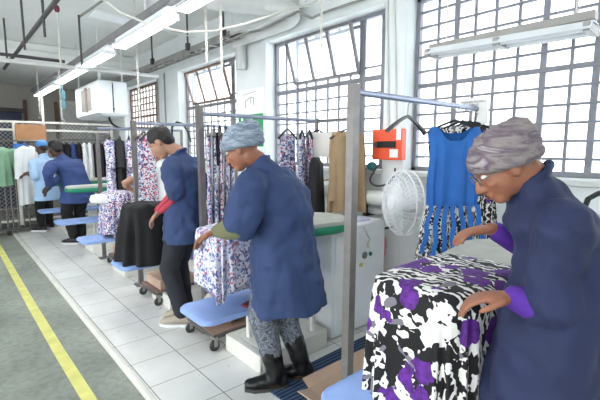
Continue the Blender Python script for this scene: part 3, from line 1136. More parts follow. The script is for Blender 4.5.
for k, (x, rz, wd_, lab) in enumerate(((2.46, -.75, 1.3, 'black white and purple floral dress directly behind the blue dress'), (2.54, -.75, 1.2, 'black white and purple floral dress second behind the blue dress'), (2.61, -.75, 1.1, 'black white and purple floral dress nearest the wall end of the first rail'))):
    hanger((x + .0, 1.28, RZ - .005), rz, 'hanger of the ' + lab.replace('black white and purple ', ''), .19)
    garment('floral_dress', 'floral_rail', (x, 1.28, RZ - .01), rz, [(a * (1.1 if i > 2 else 1), b_ * wd_, c_ * .55) for i, (a, b_, c_) in enumerate(DR)], label=lab, cat='dress', group='floral dresses on the nearest rail', seed=k)

# rail 2: packed print dresses edge on, face-on ones at the right, sheet, black garment, khaki jacket
words_ = ['first', 'second', 'third', 'fourth', 'fifth', 'sixth', 'seventh', 'eighth']
for k in range(5):
    x = 1.515 + .05 * k
    lab = f'{words_[k]} narrow print dress from the post, packed edge on behind the blue wrapped worker'
    hanger((x, 2.8, RZ - .005), pi / 2 - .5, f'hanger of the {words_[k]} packed dress from that post', .16)
    gd = garment('print_dress', ('print', 'print_b', 'print_red', 'print', 'print_b')[k], (x, 2.8, RZ - .01), pi / 2 - .5,
                 [(.10, .06, .009), (.15, .14, .011), (.34, .13, .014), (.52, .14, .016), (.70, .15, .017), (.9, .16, .018)], folds=8, amp=.004, label=lab, group='packed print dresses on the second rail', seed=10 + k)
    for sx in (-.09, .0, .09):
        R2 = Matrix.Rotation(pi / 2 - .5, 3, 'Z')
        c = V((x, 2.8, RZ)) + R2 @ V((sx, -.02, 0))
        MB().box(c + V((0, 0, -.26)), (.012, .012, .25)).build('strap', 'black' if k % 2 else 'white_cloth', gd)
for k, (x, rz, m_, lab) in enumerate(((2.29, .25, 'print', 'print dress hung face on in front of the middle window'), (2.46, .7, 'print_b', 'print dress hung beside the face on one before the middle window'), (2.55, 1.0, 'print_red', 'reddish print dress half hidden next to the white sheet'))):
    hanger((x, 2.8, RZ - .005), rz, 'black hanger of the ' + lab, .13)
    garment('print_dress', m_, (x, 2.8, RZ - .01), rz, [(a, b_ * .78, c_ * .8) for a, b_, c_ in DRn], label=lab, group='print dresses at the window end of the second rail', seed=20 + k)
hanger((2.615, 2.76, RZ - .005), -.5, 'wide black clip hanger with the white sheet', .15)
p = V((2.63, 2.72, 1.57))
R2 = Matrix.Rotation(-.6, 3, 'Z')
tag(MB().rings([[p + R2 @ V((-.095, .004 * math.sin(i), -.045 * i)), p + R2 @ V((.095, .006 * math.sin(i + 1), -.045 * i)), p + R2 @ V((.095, .006 + .006 * math.sin(i + 1), -.045 * i)), p + R2 @ V((-.095, .006 + .004 * math.sin(i), -.045 * i))] for i in range(6)]).build('paper_sheet', 'paper'), 'white sheet clipped on a hanger between dresses and jacket', 'paper')
garment('black_garment', 'charcoal', (2.56, 2.72, 1.45), .6, [(.10, .10, .03), (.16, .13, .05), (.4, .14, .055), (.64, .15, .06)], label='charcoal garment hanging below the white sheet', cat='garment', seed=31)
hanger((2.65, 2.42, RZ - .005), -.3, 'hanger of the khaki jacket before the middle window', .17)
jk = garment('khaki_jacket', 'khaki', (2.65, 2.42, RZ - .01), -.5, [(.08, .05, .04), (.10, .10, .055), (.15, .15, .075), (.3, .16, .09), (.5, .15, .095), (.79, .17, .095)], folds=6, amp=.035, sleeves=(.58, .052, .08), label='khaki jacket hanging before the middle window by the post', cat='jacket', seed=32)
bh = MB().tube([(2.64, 2.80, RZ), (2.65, 2.38, RZ - .0)], .01, 8)
tag(bh.build('rail_extension', 'steel'), 'thin bar off the rail end carrying the khaki jacket', 'bar')

# rail 3: dresses near the post, white cloth handled separately, black loop hose
for k, (x, m_, rz, lab) in enumerate(((1.55, 'print', .5, 'navy print dress next to the post by the man with striped cuffs'), (1.60, 'print_red', .5, 'coral print dress behind the navy one by the man with striped cuffs'))):
    hanger((x, 4.22, RZ - .005), rz, 'hanger of the ' + lab, .12)
    garment('print_dress', m_, (x, 4.22, RZ - .01), rz, [(a, b_ * .66, c_ * .55) for a, b_, c_ in DRn], amp=.006, label=lab, group='print dresses on the third rail', seed=40 + k)
p = [at_depth(u, v, 4.6) for u, v in ((172, 136), (172, 127), (177, 122), (183, 124), (188, 132), (191, 142))]
tag(MB().tube(p, .012, 8).build('iron_hose', 'black'), 'black hose arching above the man with striped cuffs', 'hose')
# rail 4: blouses
for k, (x, m_, lab) in enumerate(((1.62, 'print_b', 'leftmost print blouse on the dark rail before the air unit'), (1.74, 'charcoal', 'dark grey blouse among the print blouses on the dark rail'), (1.86, 'print', 'print blouse right of the grey one on the dark rail'), (2.0, 'print_b', 'rightmost print blouse on the dark rail'))):
    hanger((x, 5.6, RZ - .005), 1.2, 'hanger of the ' + lab, .17, group=None)
    garment('print_blouse', m_, (x, 5.6, RZ - .01), 1.2, [(.10, .06, .02), (.14, .15, .03), (.3, .155, .04), (.5, .16, .045), (.95 if k < 3 else .8, .18, .05)], sleeves=(.34, .055, .25), label=lab, cat='blouse', group='blouses on the dark rail', seed=50 + k)
# far rack before the fence: dark garments and two white ones
rk = thing('clothes_rack', (2.0, 8.9, 0), 'long rack of dark clothes in front of the mesh fence', 'clothes rack')
MB().tube([(1.62, 8.9, 1.6), (2.75, 8.9, 1.6)], .015, 8).build('hanging_bar', 'steel', rk)
for x in (1.62, 2.75):
    MB().tube([(x, 8.9, .0), (x, 8.9, 1.6)], .018, 8).build('post', 'steel', rk)
cols = ['charcoal', 'black_cloth', 'navy_far', 'black_cloth', 'white_cloth', 'white_cloth', 'black_cloth', 'charcoal', 'black_cloth', 'charcoal']
names_ = ['dark garment at the left end of the far rack', 'black garment second on the far rack', 'navy garment third on the far rack', 'black garment left of the white ones on the far rack', 'white garment hanging aslant among the dark ones on the far rack', 'second white garment beside the slanting one on the far rack', 'black garment right of the white ones on the far rack', 'charcoal garment seventh of the dark ones on the far rack', 'black garment last but one on the far rack', 'charcoal garment at the right end of the far rack']
for k in range(10):
    garment('hanging_garment', cols[k], (1.70 + .1 * k, 8.9, 1.6), 1.3, [(.04, .05, .025), (.09, .16, .04), (.3, .17, .05), (.85, .18, .055)], label=names_[k], cat='garment', group='clothes on the far rack', seed=60 + k)
# left rack with mint shirt and white shirt
rk = thing('clothes_rack', (.75, 8.42, -.04), 'chrome rack at the left edge carrying the mint shirt', 'clothes rack')
MB().tube([(.2, 8.42, 1.56), (1.25, 8.42, 1.56)], .014, 8).build('hanging_bar', 'steel', rk)
for x in (.62, .72, .80, .88, .96, 1.04):
    MB().tube([(x, 8.47, .06), (x, 8.47, 1.1)], .012, 8).build('upright', 'steel', rk)
for x in (.25, 1.25):
    MB().tube([(x, 8.42, .06), (x, 8.42, 1.56)], .018, 8).build('post', 'steel', rk)
MB().box((.75, 8.44, .06), (1.1, .3, .03)).build('base', 'dark', rk)
for x in (.3, .72, 1.2):
    MB().lathe([(.01, -.03), (.045, -.025), (.045, .025), (.01, .03)], (x, 8.42, .0), (V((0, 0, 1)), V((0, 1, 0)), V((1, 0, 0)))).build('castor', 'rubber', rk)
hanger((.66, 8.42, 1.555), .6, 'hanger of the mint green shirt', .17)
garment('mint_shirt', 'mint', (.66, 8.42, 1.55), .6, [(.08, .07, .03), (.13, .22, .05), (.3, .24, .07), (.5, .25, .075), (.74, .27, .08)], sleeves=(.36, .09, .35), label='mint green short sleeved shirt hanging at the left edge', cat='shirt', seed=81)
hanger((1.08, 8.42, 1.555), .5, 'hanger of the long white coat', .15)
garment('white_coat', 'white_cloth', (1.08, 8.42, 1.55), .5, [(.06, .06, .03), (.12, .17, .05), (.3, .18, .06), (.7, .17, .07), (1.08, .19, .08)], sleeves=(.5, .06, .12), label='long white coat hanging left of the light blue worker', cat='coat', seed=82)


# ------------------------------------------------------------------ ironing stations
def station(label):
    r = thing('ironing_station', (0, 0, 0), label, 'ironing table', 'row of ironing stations')
    # base frame
    b_ = MB()
    b_.box((.70, -.12, .06), (.56, .05, .12)).box((.70, .26, .06), (.56, .05, .12)).box((.42, .07, .06), (.05, .42, .12)).box((.97, .07, .06), (.05, .42, .12))
    b_.build('base_frame', 'cream', r)
    MB().box((.70, .07, .115), (.5, .34, .012)).build('base_tray', 'cream', r)
    MB().box((.80, .12, .48), (.12, .14, .74)).build('column', 'cream', r)
    MB().tube([(.50, .14, .12), (.50, .14, .44)], .018, 10).build('leg', 'cream', r)
    MB().tube([(.90, -.08, .12), (.90, -.08, .44)], .018, 10).build('leg', 'cream', r)

    def outline(w0, w1, xa, xb, ra, rb, k=8):
        P = []
        for cx, cy, a0, rr in ((xb - rb, w1 - rb, 0, rb), (xa + ra, w0 - ra, pi / 2, ra), (xa + ra, -w0 + ra, pi, ra), (xb - rb, -w1 + rb, 3 * pi / 2, rb)):
            for i in range(k + 1):
                t = a0 + pi / 2 * i / k
                P.append((cx + rr * math.cos(t), cy + rr * math.sin(t)))
        return P

    def slab(P, prof, yo=0.0):
        cx = sum(p_[0] for p_ in P) / len(P)
        cy = sum(p_[1] for p_ in P) / len(P)
        return MB().rings([[V((cx + (x - cx) * s_, cy + (y - cy) * s_ + yo, z)) for x, y in P] for s_, z in prof])
    sh = outline(.175, .175, 0, .92, .06, .05)
    slab(sh, [(.96, .43), (1, .437), (1, .455), (.975, .465)]).build('lower_shelf', 'blue_shelf', r)
    bd = outline(.11, .25, .13, 1.25, .10, .22)
    slab(bd, [(.9, .84), (.98, .85), (1, .865), (1, .89), (.985, .90)]).build('board', 'green', r)
    slab(bd, [(.975, .895), (.985, .91), (.97, .925), (.9, .93)]).build('pad', 'pad', r)
    return r


st0 = station('nearest ironing station, under the floral dress')
st0.location = (1.07, .80, 0)
SY = [2.13, 3.50, 4.72, 6.1, 7.4]
SL = ['second ironing station, with the white cabinet and the blue wrapped worker', 'third ironing station, with the black jacket over its end', 'fourth ironing station, with a white padded nose', 'fifth ironing station, its green edge before the navy back', 'farthest ironing station, behind the navy back']
sts = []
for y, lb in zip(SY, SL):
    c = dup(st0, lb, (1.0 + (.0 if y < 5 else .03), y, 0))
    sts.append(c)
for ch in sts[2].children:
    if ch.name.startswith('pad') or ch.name.startswith('board'):
        ch.data = ch.data.copy()
        ch.data.materials[0] = M['wpad']

for ch in st0.children:
    if ch.name.startswith('lower_shelf'):
        ch.location = (-.07, .09, .02)

# white cabinet beside station two
r = thing('steam_cabinet', (2.34, 2.25, 0), 'tall white steam cabinet under the second board, with round stickers', 'cabinet')
MB().box((2.365, 2.245, .43), (.61, .47, .84), ch=.012).build('body', 'white', r)
MB().box((2.365, 2.003, .42), (.57, .012, .74), ch=.004).build('front_panel', 'white', r)
MB().box((2.365, 2.25, .006), (.56, .42, .012)).build('plinth', 'dark', r)
MB().lathe([(.001, -.004), (.028, -.004), (.028, .004), (.001, .004)], (2.40, 1.994, .60), (V((1, 0, 0)), V((0, 0, 1)), V((0, 1, 0)))).build('round_sticker', 'ink', r)
MB().lathe([(.001, -.004), (.017, -.004), (.017, .004), (.001, .004)], (2.47, 1.994, .60), (V((1, 0, 0)), V((0, 0, 1)), V((0, 1, 0)))).build('green_sticker', 'teal', r)
MB().box((2.36, 1.994, .53), (.035, .006, .03), ch=.001).build('yellow_sticker', 'yellow', r)
MB().tube(arc((2.37, 1.985, .83), (2.40, 1.97, .76), (2.45, 1.985, .72)) + arc((2.45, 1.985, .72), (2.40, 1.975, .70), (2.43, 1.985, .66)), .007, 6).build('hanging_cord', 'cable', r)
tag(MB().box((2.48, 2.12, .858), (.16, .1, .014)).build('folded_cloth', 'lilac'), 'small lilac folded cloth on top of the white cabinet', 'cloth')
mb = MB().limb([(2.73, 2.12, .72), (2.74, 2.1, .62), (2.73, 2.1, .48), (2.74, 2.12, .30)], [.03, .05, .035, .045], 12)
tag(remesh(mb.build('pink_cloth', 'pink'), .012, 3, .02, .06), 'pink cloth hanging behind the right side of the white cabinet', 'cloth')
pipe('wall_pipe', [(2.73, 2.12, .72), (2.80, 2.12, .74), (2.93, 2.12, .74)], .01, 'black', 'thin black hook arm holding the pink cloth by the wall', 'hook', 8)

# floor mat
mt = MB()
P = [(1.33, 1.16), (2.64, 1.10), (2.64, 1.90), (1.33, 1.86)]
mt.prism([V((x, y, 0.0)) for x, y in P], (0, 0, .012))
tag(mt.build('floor_mat', 'mat', smooth=False), 'ribbed dark blue mat under the boots of the blue wrapped worker', 'mat')


# trolley under a station
def trolley(x, y, label, load_m, load_label, sack=False):
    r = thing('castor_trolley', (x, y, 0), label, 'trolley', 'castor trolleys under the stations')
    fr = MB()
    for dy in (-.19, .19):
        fr.box((x + .2, y + dy, .105), (.42, .03, .03))
    for dx in (0, .4):
        fr.box((x + dx, y, .105), (.03, .40, .03))
    fr.build('frame', 'dark', r)
    MB().box((x + .2, y, .125), (.42, .40, .012)).build('deck', 'rust', r)
    for dx in (0.0, .4):
        for dy in (-.19, .19):
            c = V((x + dx, y + dy, .04))
            w_ = MB().lathe([(.012, -.014), (.036, -.012), (.04, 0), (.036, .012), (.012, .014)], c, (V((0, 0, 1)), V((1, 0, 0)), V((0, 1, 0))), 16)
            wo = w_.build('castor', 'rubber', r)
            MB().box(c + V((0, .022, .03)), (.025, .006, .06)).box(c + V((0, -.022, .03)), (.025, .006, .06)).box(c + V((0, 0, .06)), (.035, .05, .01)).build('castor_fork', 'tray', wo)
    c = V((x + .21, y, .132))
    mb = MB()
    if sack:
        mb.ball(c + V((0, 0, .10)), (.19, .17, .115), n=24, m=14, fn=lambda t, p_: 1 + .08 * math.sin(5 * t + 2 * p_) + .05 * math.sin(9 * t))
        lo = mb.build('sack', load_m)
    else:
        mb.box(c + V((0, 0, .045)), (.36, .34, .09), ch=.005)
        lo = mb.build('carton', load_m)
    tag(lo, load_label, 'sack' if sack else 'box')


trolley(1.33, 2.64, 'castor trolley under the second station, left of the boots', 'bag', 'cream plastic sack on the trolley beside the grey boots', True)
trolley(1.36, 3.72, 'castor trolley under the third station, behind the black jacket', 'carton', 'flat brown carton on the trolley under the black jacket')
trolley(1.46, 5.12, 'castor trolley under the fourth station', 'carton', 'flat brown carton under the hanging print garment')
# carton on the floor by the nearest post
ct = MB()
ct.prism([V((1.40, 1.35, .012)), V((1.98, 1.35, .012)), V((1.98, 1.55, .012)), V((1.40, 1.55, .012))], (0, 0, .10))
c_ = tag(ct.build('floor_carton', 'carton', smooth=False), 'open brown carton on the floor at the foot of the nearest post', 'box')
MB().prism([V((1.40, 1.36, .112)), V((1.32, 1.36, .13)), V((1.32, 1.54, .13)), V((1.40, 1.54, .112))], (.004, 0, .004)).build('flap', 'carton', c_, smooth=False)
MB().prism([V((1.41, 1.55, .112)), V((1.97, 1.55, .112)), V((1.97, 1.60, .14)), V((1.41, 1.60, .14))], (0, .004, .003)).build('flap', 'carton', c_, smooth=False)


# ------------------------------------------------------------------ cloth draped on boards
def drape(name, m, c, hx, hy, zt, zb, r0, label, cat, folds=14, amp=.03, flare=.1, seed=0, tilt=(0, 0), ragged=.03, skew=None, group=None, nr=22, crinkle=.004, e=.42):
    n = 160
    rnd = random.Random(seed)
    ph = [rnd.random() * 6.28 for _ in range(5)]

    def sq(t, a, b_):
        return V((a * math.copysign(abs(math.cos(t)) ** e, math.cos(t)), b_ * math.copysign(abs(math.sin(t)) ** e, math.sin(t)), 0))
    rs = []
    c = V((c[0], c[1], 0))
    for k in range(6):
        s_ = (.03, .25, .5, .72, .9, .975)[k]
        rs.append([c + sq(2 * pi * j / n, hx * s_, hy * s_) + V((0, 0, zt - (.0 if k < 5 else .006) + crinkle * noise.noise(sq(2 * pi * j / n, hx * s_, hy * s_) * 14))) for j in range(n)])
    for k in range(nr + 1):
        t = k / nr
        row = []
        for j in range(n):
            th = 2 * pi * j / n
            p_ = sq(th, hx + .012, hy + .012)
            f = math.sin(folds * th + ph[0] + 1.5 * math.sin(2 * th + ph[1])) * .6 + .4 * math.sin((folds * 1.6 // 1) * th + ph[2])
            d_ = p_.normalized()
            o_ = p_ + d_ * (amp * f * min(1, t * 1.8) + flare * t ** 1.3 + .01 * min(1, t * 10))
            z = zt - .014 - (zt - zb) * t
            if k == nr:
                z += ragged * math.sin(3 * th + ph[3])
            if skew:
                o_ += V((skew[0] * t, skew[1] * t, 0))
            row.append(c + o_ + V((0, 0, z)))
        rs.append(row)
    o = MB().rings(rs).build(name, m, angle=180)
    tag(o, label, cat, group)
    return o


drape('floral_dress', 'floral', (1.47, .785), .28, .185, .945, .475, .05, 'black white and purple floral dress draped over the nearest board', 'dress', folds=17, amp=.02, flare=.02, seed=3, ragged=.0)
drape('print_garment', 'print_soft', (1.25, 2.12), .13, .15, .95, .60, .05, 'crumpled pale print garment on the board under the hands of the blue wrapped worker', 'garment', folds=10, amp=.03, flare=.0, seed=5, ragged=.05, crinkle=.02)
drape('black_jacket', 'black_cloth', (1.28, 3.51), .17, .155, .955, .475, .05, 'black jacket draped over the end of the third board', 'jacket', folds=7, amp=.035, flare=.07, e=.7, crinkle=.02, seed=8, skew=(.02, 0), ragged=.0)
tag(MB().box((1.345, 3.265, .53), (.022, .006, .03), Matrix.Rotation(.5, 3, 'Y')).build('care_label', 'paper'), 'tiny white tag near the lower edge of the black jacket', 'tag')
drape('print_garment', 'print', (1.42, 4.72), .13, .19, .95, .50, .05, 'navy and coral print garment draped over the fourth board', 'garment', folds=9, amp=.03, flare=.05, seed=11, ragged=.05)
tag(MB().box((1.50, .70, .49), (.16, .10, .05), Matrix.Rotation(.4, 3, 'Z'), ch=.015).build('maroon_cloth', 'maroon'), 'folded maroon cloth on the lower shelf behind the floral dress', 'cloth')
tag(MB().box((1.36, 2.02, .472), (.13, .07, .014), Matrix.Rotation(.3, 3, 'Z')).build('maroon_pad', 'maroon'), 'small dark red pad on the blue shelf beside the navy coat', 'cloth')


# ------------------------------------------------------------------ people
def hand(mb, wr, d, nrm, side, sc=1.0, curl=.5):
    """wr wrist, d finger direction, nrm palm facing, side thumb side."""
    wr, d = V(wr), V(d).normalized()
    nrm = (V(nrm) - d * V(nrm).dot(d)).normalized()
    s_ = d.cross(nrm) * side
    mb.ball(wr + d * .045 * sc, (.052 * sc, .04 * sc, .017 * sc), (d, s_, nrm), 16, 10)
    for k, (off, L) in enumerate(((.028, .074), (.0095, .083), (-.009, .077), (-.027, .06))):
        p = wr + (d * .085 + s_ * off) * sc
        pts = [wr + (d * .05 + s_ * off * .8) * sc, p]
        a = .2 * curl
        dd = d + s_ * off * 2.5
        for q_ in (.42, .32, .26):
            a += curl * .75
            p = p + (dd * math.cos(a) + nrm * math.sin(a)).normalized() * L * q_ * sc
            pts.append(p)
        mb.limb(pts, [.0098 * sc, .0095 * sc, .0088 * sc, .008 * sc, .007 * sc], 8, 2)
    b_ = wr + (d * .02 + s_ * .03) * sc
    mb.limb([wr + (d * .012 + s_ * .014) * sc, b_ + (d * .012 + s_ * .012) * sc, b_ + (d * .045 + s_ * .026 + nrm * .012) * sc, b_ + (d * .068 + s_ * .024 + nrm * .022) * sc], [.016 * sc, .013 * sc, .0105 * sc, .0085 * sc], 8, 2)


def elbow(sh, wr, L1, L2, pole):
    d = wr - sh
    D = min(d.length, (L1 + L2) * .995)
    u_ = d.normalized()
    a = (L1 * L1 - L2 * L2 + D * D) / (2 * D)
    h = math.sqrt(max(0, L1 * L1 - a * a))
    pp = V(pole)
    pp = (pp - u_ * pp.dot(u_)).normalized()
    return sh + u_ * a + pp * h


def person(label, F, pel, chest, neck, head, look, hands, feet, skin, coat, trous, foot_m, hem, near=1, elb={}, sleeve_m=None, sleeve_end=1.0,
           headwear=None, hw_m=None, shoe='shoe', glasses=False, face_mask=None, pole={}, girth=1.0, hs=1.0, hem_back=.015, coat_name='coat', back=.0):
    """All joints are places in the hall; F is the way the hips face."""
    F = V((F[0], F[1], 0)).normalized()
    Rv = V((F.y, -F.x, 0))                   # the person's right
    Z = V((0, 0, 1))
    pel, chest, neck, head = V(pel), V(chest), V(neck), V(head)
    root = thing('person', (pel.x, pel.y, 0), label, 'person')
    g = girth
    spine = (chest - pel).normalized()
    Fc = (F - spine * F.dot(spine)).normalized()
    shr = {s_: chest + Rv * (s_ * .165) * g - spine * .015 for s_ in (-1, 1)}
    el, wr = {}, {}
    for s_ in (-1, 1):
        wr[s_] = V(hands[s_][0])
        el[s_] = V(elb[s_]) if s_ in elb else elbow(shr[s_], wr[s_], .28, .25, pole.get(s_, -Z - F * .6 + Rv * s_ * .5))
    # --- head frame
    lk = V(look).normalized()
    hr = lk.cross(Z).normalized()
    hu = hr.cross(lk).normalized()
    H = lambda r_, f_, u_: head + (hr * r_ + lk * f_ + hu * u_) * hs
    hb = MB.ball
    ax = (hr, lk, hu)
    def hball(mb, c, rad, axes, n=20, m=14, fn=None):
        return mb.ball(c, tuple(q_ * hs for q_ in rad), axes, n, m, fn)
    b_ = MB()
    hball(b_, H(0, -.012, .03), (.075, .094, .088), ax, 24, 18)
    hball(b_, H(0, .018, -.022), (.064, .074, .082), ax, 22, 16)
    hball(b_, H(0, .052, -.088), (.034, .032, .026), ax, 14, 10)
    b_.limb([H(0, .083, .012), H(0, .102, -.022), H(0, .108, -.034)], [.010, .0135, .014], 10, 2)
    hball(b_, H(.013, .094, -.037), (.011, .012, .009), ax, 10, 8); hball(b_, H(-.013, .094, -.037), (.011, .012, .009), ax, 10, 8)
    b_.limb([H(-.042, .072, .027), H(0, .088, .026), H(.042, .072, .027)], [.009, .011, .009], 8, 3)
    hball(b_, H(.036, .066, -.022), (.024, .022, .02), ax, 12, 8); hball(b_, H(-.036, .066, -.022), (.024, .022, .02), ax, 12, 8)
    hball(b_, H(0, .087, -.062), (.023, .012, .0075), ax, 12, 8); hball(b_, H(0, .086, -.073), (.02, .012, .0075), ax, 12, 8)
    for s_ in (-1, 1):
        hball(b_, H(s_ * .078, -.008, -.008), (.010, .02, .032), ax, 12, 10)
    b_.limb([neck, H(0, -.022, -.05)], [.056, .052], 14, 4)
    # --- trunk and limbs
    wa = pel.lerp(chest, .42)
    for p_, a, d_ in ():
        pass
    tr = []
    for t, a, d_ in ((-.12, .15, .10), (.0, .165, .115), (.2, .155, .105), (.42, .14, .098), (.68, .155, .11), (.9, .165, .10), (1.0, .13, .075), (1.08, .07, .055)):
        c = pel.lerp(chest, t) if t <= 1 else chest.lerp(neck, .6)
        if .2 < t < .95:
            c = c - Fc * back * math.sin(pi * (t - .2) / .75)
        tr.append([c + (Rv * a * math.cos(2 * pi * k / 24) + Fc * d_ * math.sin(2 * pi * k / 24)) * g * .94 for k in range(24)])
    b_.rings(tr)
    hip, kn, an = {}, {}, {}
    for s_ in (-1, 1):
        hip[s_] = pel + Rv * s_ * .085 * g - Z * .05
        an[s_] = V(feet[s_][0]) + Z * .085
        kn[s_] = elbow(hip[s_], an[s_], .405, .40, F + Rv * s_ * .1)
        b_.limb([hip[s_], kn[s_], an[s_]], [.075 * g, .052, .038], 14, 4)
        td = V(feet[s_][1]).normalized()
        b_.limb([an[s_] - Z * .04 - td * .03, an[s_] - Z * .05 + td * .12], [.034, .026], 10, 3)
        b_.limb([shr[s_], el[s_], wr[s_]], [.048 * g, .038, .027], 12, 4)
        hd = hands[s_]
        hand(b_, wr[s_], hd[1], hd[2], -s_ if len(hd) < 4 else hd[3], 1.0, .45)
    body = b_.build('body', skin, root)
    remesh(body, .0065 if near else .011, 3)
    # --- eyes
    if near:
        for s_ in (-1, 1):
            e_ = MB().ball(H(s_ * .031, .078, .008), (.0125, .0105, .0085), ax, 12, 8).build('eye', 'eye', root)
            MB().ball(H(s_ * .031, .0865, .007), (.0055, .003, .0055), ax, 10, 6).build('iris', 'iris', e_)
        MB().ball(H(0, .0975, -.067), (.021, .004, .008), ax, 12, 6).build('lips', 'lip', root)
    # --- coat
    c_ = MB()
    rs = []
    hemz = hem
    prof = [(-1, .225, .175)]
    steps = [(0.0, .185, .145), (.2, .175, .138), (.42, .165, .132), (.68, .178, .138), (.88, .188, .125), (1.0, .155, .10), (1.06, .09, .08), (1.12, .058, .06)]
    dropn = 6
    for k in range(dropn):
        t = k / dropn
        z = hemz + (pel.z - hemz) * t
        fl = 1.2 - .2 * t
        c = V((pel.x, pel.y, z)) - F * hem_back * (1 - t)
        rs.append([c + (Rv * .185 * fl * math.cos(2 * pi * q_ / 32) + F * .145 * fl * math.sin(2 * pi * q_ / 32)) * g * (1 + .035 * (1 - t) * math.sin(7 * 2 * pi * q_ / 32)) for q_ in range(32)])
    for t, a, d_ in steps:
        c = pel.lerp(chest, t) if t <= 1 else chest.lerp(neck, (t - 1) * 8)
        if .15 < t < .95:
            c = c - Fc * back * math.sin(pi * (t - .15) / .8)
        ff = F.lerp(Fc, min(1, max(0, t * 2))).normalized()
        rs.append([c + (Rv * a * math.cos(2 * pi * q_ / 32) + ff * d_ * math.sin(2 * pi * q_ / 32)) * g for q_ in range(32)])
    c_.rings(rs)
    for s_ in (-1, 1):
        se = min(1, sleeve_end)
        pts = [shr[s_] - Rv * s_ * .03, shr[s_] + Rv * s_ * .012 - Z * .02, shr[s_].lerp(el[s_], .55 * se), shr[s_].lerp(el[s_], .92 * se)]
        if sleeve_end > 1:
            pts.append(el[s_])
            pts.append(el[s_].lerp(wr[s_], sleeve_end - 1))
            c_.limb(pts, [.07 * g, .08 * g, .074 * g, .066 * g, .06 * g, .05 * g], 16, 3)
        else:
            c_.limb(pts, [.07 * g, .08 * g, .078 * g, .076 * g], 16, 3)
    nd = ((head - neck).normalized() * .5 + spine).normalized()
    na = nd.cross(F).normalized()
    nb = na.cross(nd)
    cc = neck - nd * .012
    c_.tube([cc + na * .062 * math.cos(t) + nb * .066 * math.sin(t) - nd * .012 * math.sin(t) for t in [2 * pi * k / 20 for k in range(20)]], .013, 8, closed=True)
    co_ = c_.build(coat_name, coat, root)
    remesh(co_, .010 if near else .014, 3, .04 if near else .025, .1)
    # --- undershirt sleeves
    if sleeve_m:
        for s_ in (-1, 1):
            MB().limb([shr[s_].lerp(el[s_], .8), el[s_], el[s_].lerp(wr[s_], .55), el[s_].lerp(wr[s_], .9)], [.05 * g, .052 * g, .045 * g, .037], 16, 4).build('long_sleeve', sleeve_m, root)
    # --- trousers
    t_ = MB()
    for s_ in (-1, 1):
        lo = .93 if shoe == 'shoe' else .62
        t_.limb([hip[s_], kn[s_], kn[s_].lerp(an[s_], lo)], [.092 * g, .075 * g, .062], 16, 5)
    t_.ball(pel - Z * .04, (.16 * g, .12 * g, .11), (Rv, F, Z), 20, 12)
    remesh(t_.build('trousers', trous, root), .010 if near else .014, 3, .014, .07)
    # --- footwear
    for s_ in (-1, 1):
        td = V(feet[s_][1])
        td = V((td.x, td.y, 0)).normalized()
        fp = V((an[s_].x, an[s_].y, 0))
        sd = V((td.y, -td.x, 0))
        up_ = MB()
        rr = []
        for q_, w_, h_ in ((-.075, .028, .05), (-.06, .037, .085), (0, .041, .095), (.06, .043, .075), (.12, .045, .055), (.165, .038, .045), (.185, .022, .03)):
            rr.append([fp + td * q_ + sd * w_ * 1.05 * math.cos(t) + Z * (.016 + max(0, h_ * .5 + h_ * .5 * math.sin(t))) for t in [2 * pi * k / 16 for k in range(16)]])
        up_.rings(rr)
        if shoe == 'boot':
            ct = kn[s_].lerp(an[s_], .52)
            up_.limb([fp + Z * .07 - td * .005, fp.lerp(V((ct.x, ct.y, 0)), .3) + Z * .16, ct], [.052, .058, .066], 16, 4)
        bt = up_.build('boot' if shoe == 'boot' else 'shoe', foot_m, root)
        if shoe == 'boot' and near:
            remesh(bt, .008, 2, .012, .05)
        sl = [fp + td * q_ + sd * w_ for q_, w_ in ((-.078, .02), (-.05, .044), (.06, .047), (.13, .047), (.185, .022), (.185, -.022), (.13, -.047), (.06, -.047), (-.05, -.044), (-.078, -.02))]
        MB().prism(sl, (0, 0, .02)).build('sole', 'rubber' if shoe == 'boot' else 'white_cloth', bt, smooth=False)
    # --- head dress
    if headwear == 'hair':
        hm = hball(MB(), H(0, -.022, .045), (.083, .098, .090), ax, 26, 18, lambda t, p_: 1 + .02 * math.sin(9 * t + 5 * p_))
        hball(hm, H(0, -.06, -.01), (.07, .052, .065), ax, 20, 12)
        remesh(hm.build('hair', 'hair', root), .009, 2, .008, .02)
    elif headwear == 'cap':
        hball(MB(), H(0, -.03, .055), (.084, .098, .072), ax, 24, 14).build('cap', hw_m, root)
        hball(MB(), H(0, -.06, -.01), (.068, .05, .06), ax, 18, 10).build('hair', 'hair', root)
    elif headwear == 'turban':
        tm = MB()
        hball(tm, H(0, -.035, .062), (.09, .112, .08), ax, 40, 28, lambda t, p_: 1 + .035 * math.sin(7 * p_ + 2.2 * math.cos(t)))
        hball(tm, H(0, -.095, .07), (.07, .06, .066), ax, 30, 20, lambda t, p_: 1 + .04 * math.sin(8 * p_ + 3 * math.sin(t)))
        for k, (uu, ff, tl, rad) in enumerate(((.022, -.02, .42, .026), (.048, -.025, .35, .027), (.08, -.035, .25, .027), (.108, -.045, .2, .024))):
            sx_, sy_ = (.078, .08, .07, .05)[k], (.1, .102, .09, .068)[k]
            tm.tube([H(sx_ * math.cos(t), ff + sy_ * math.sin(t), uu + tl * sy_ * (math.sin(t) * .55 + .12 * math.cos(t + k))) for t in [2 * pi * q_ / 28 for q_ in range(28)]], rad * hs, 8, closed=True)
        remesh(tm.build('head_wrap', hw_m, root), .006, 4, .008, .03)
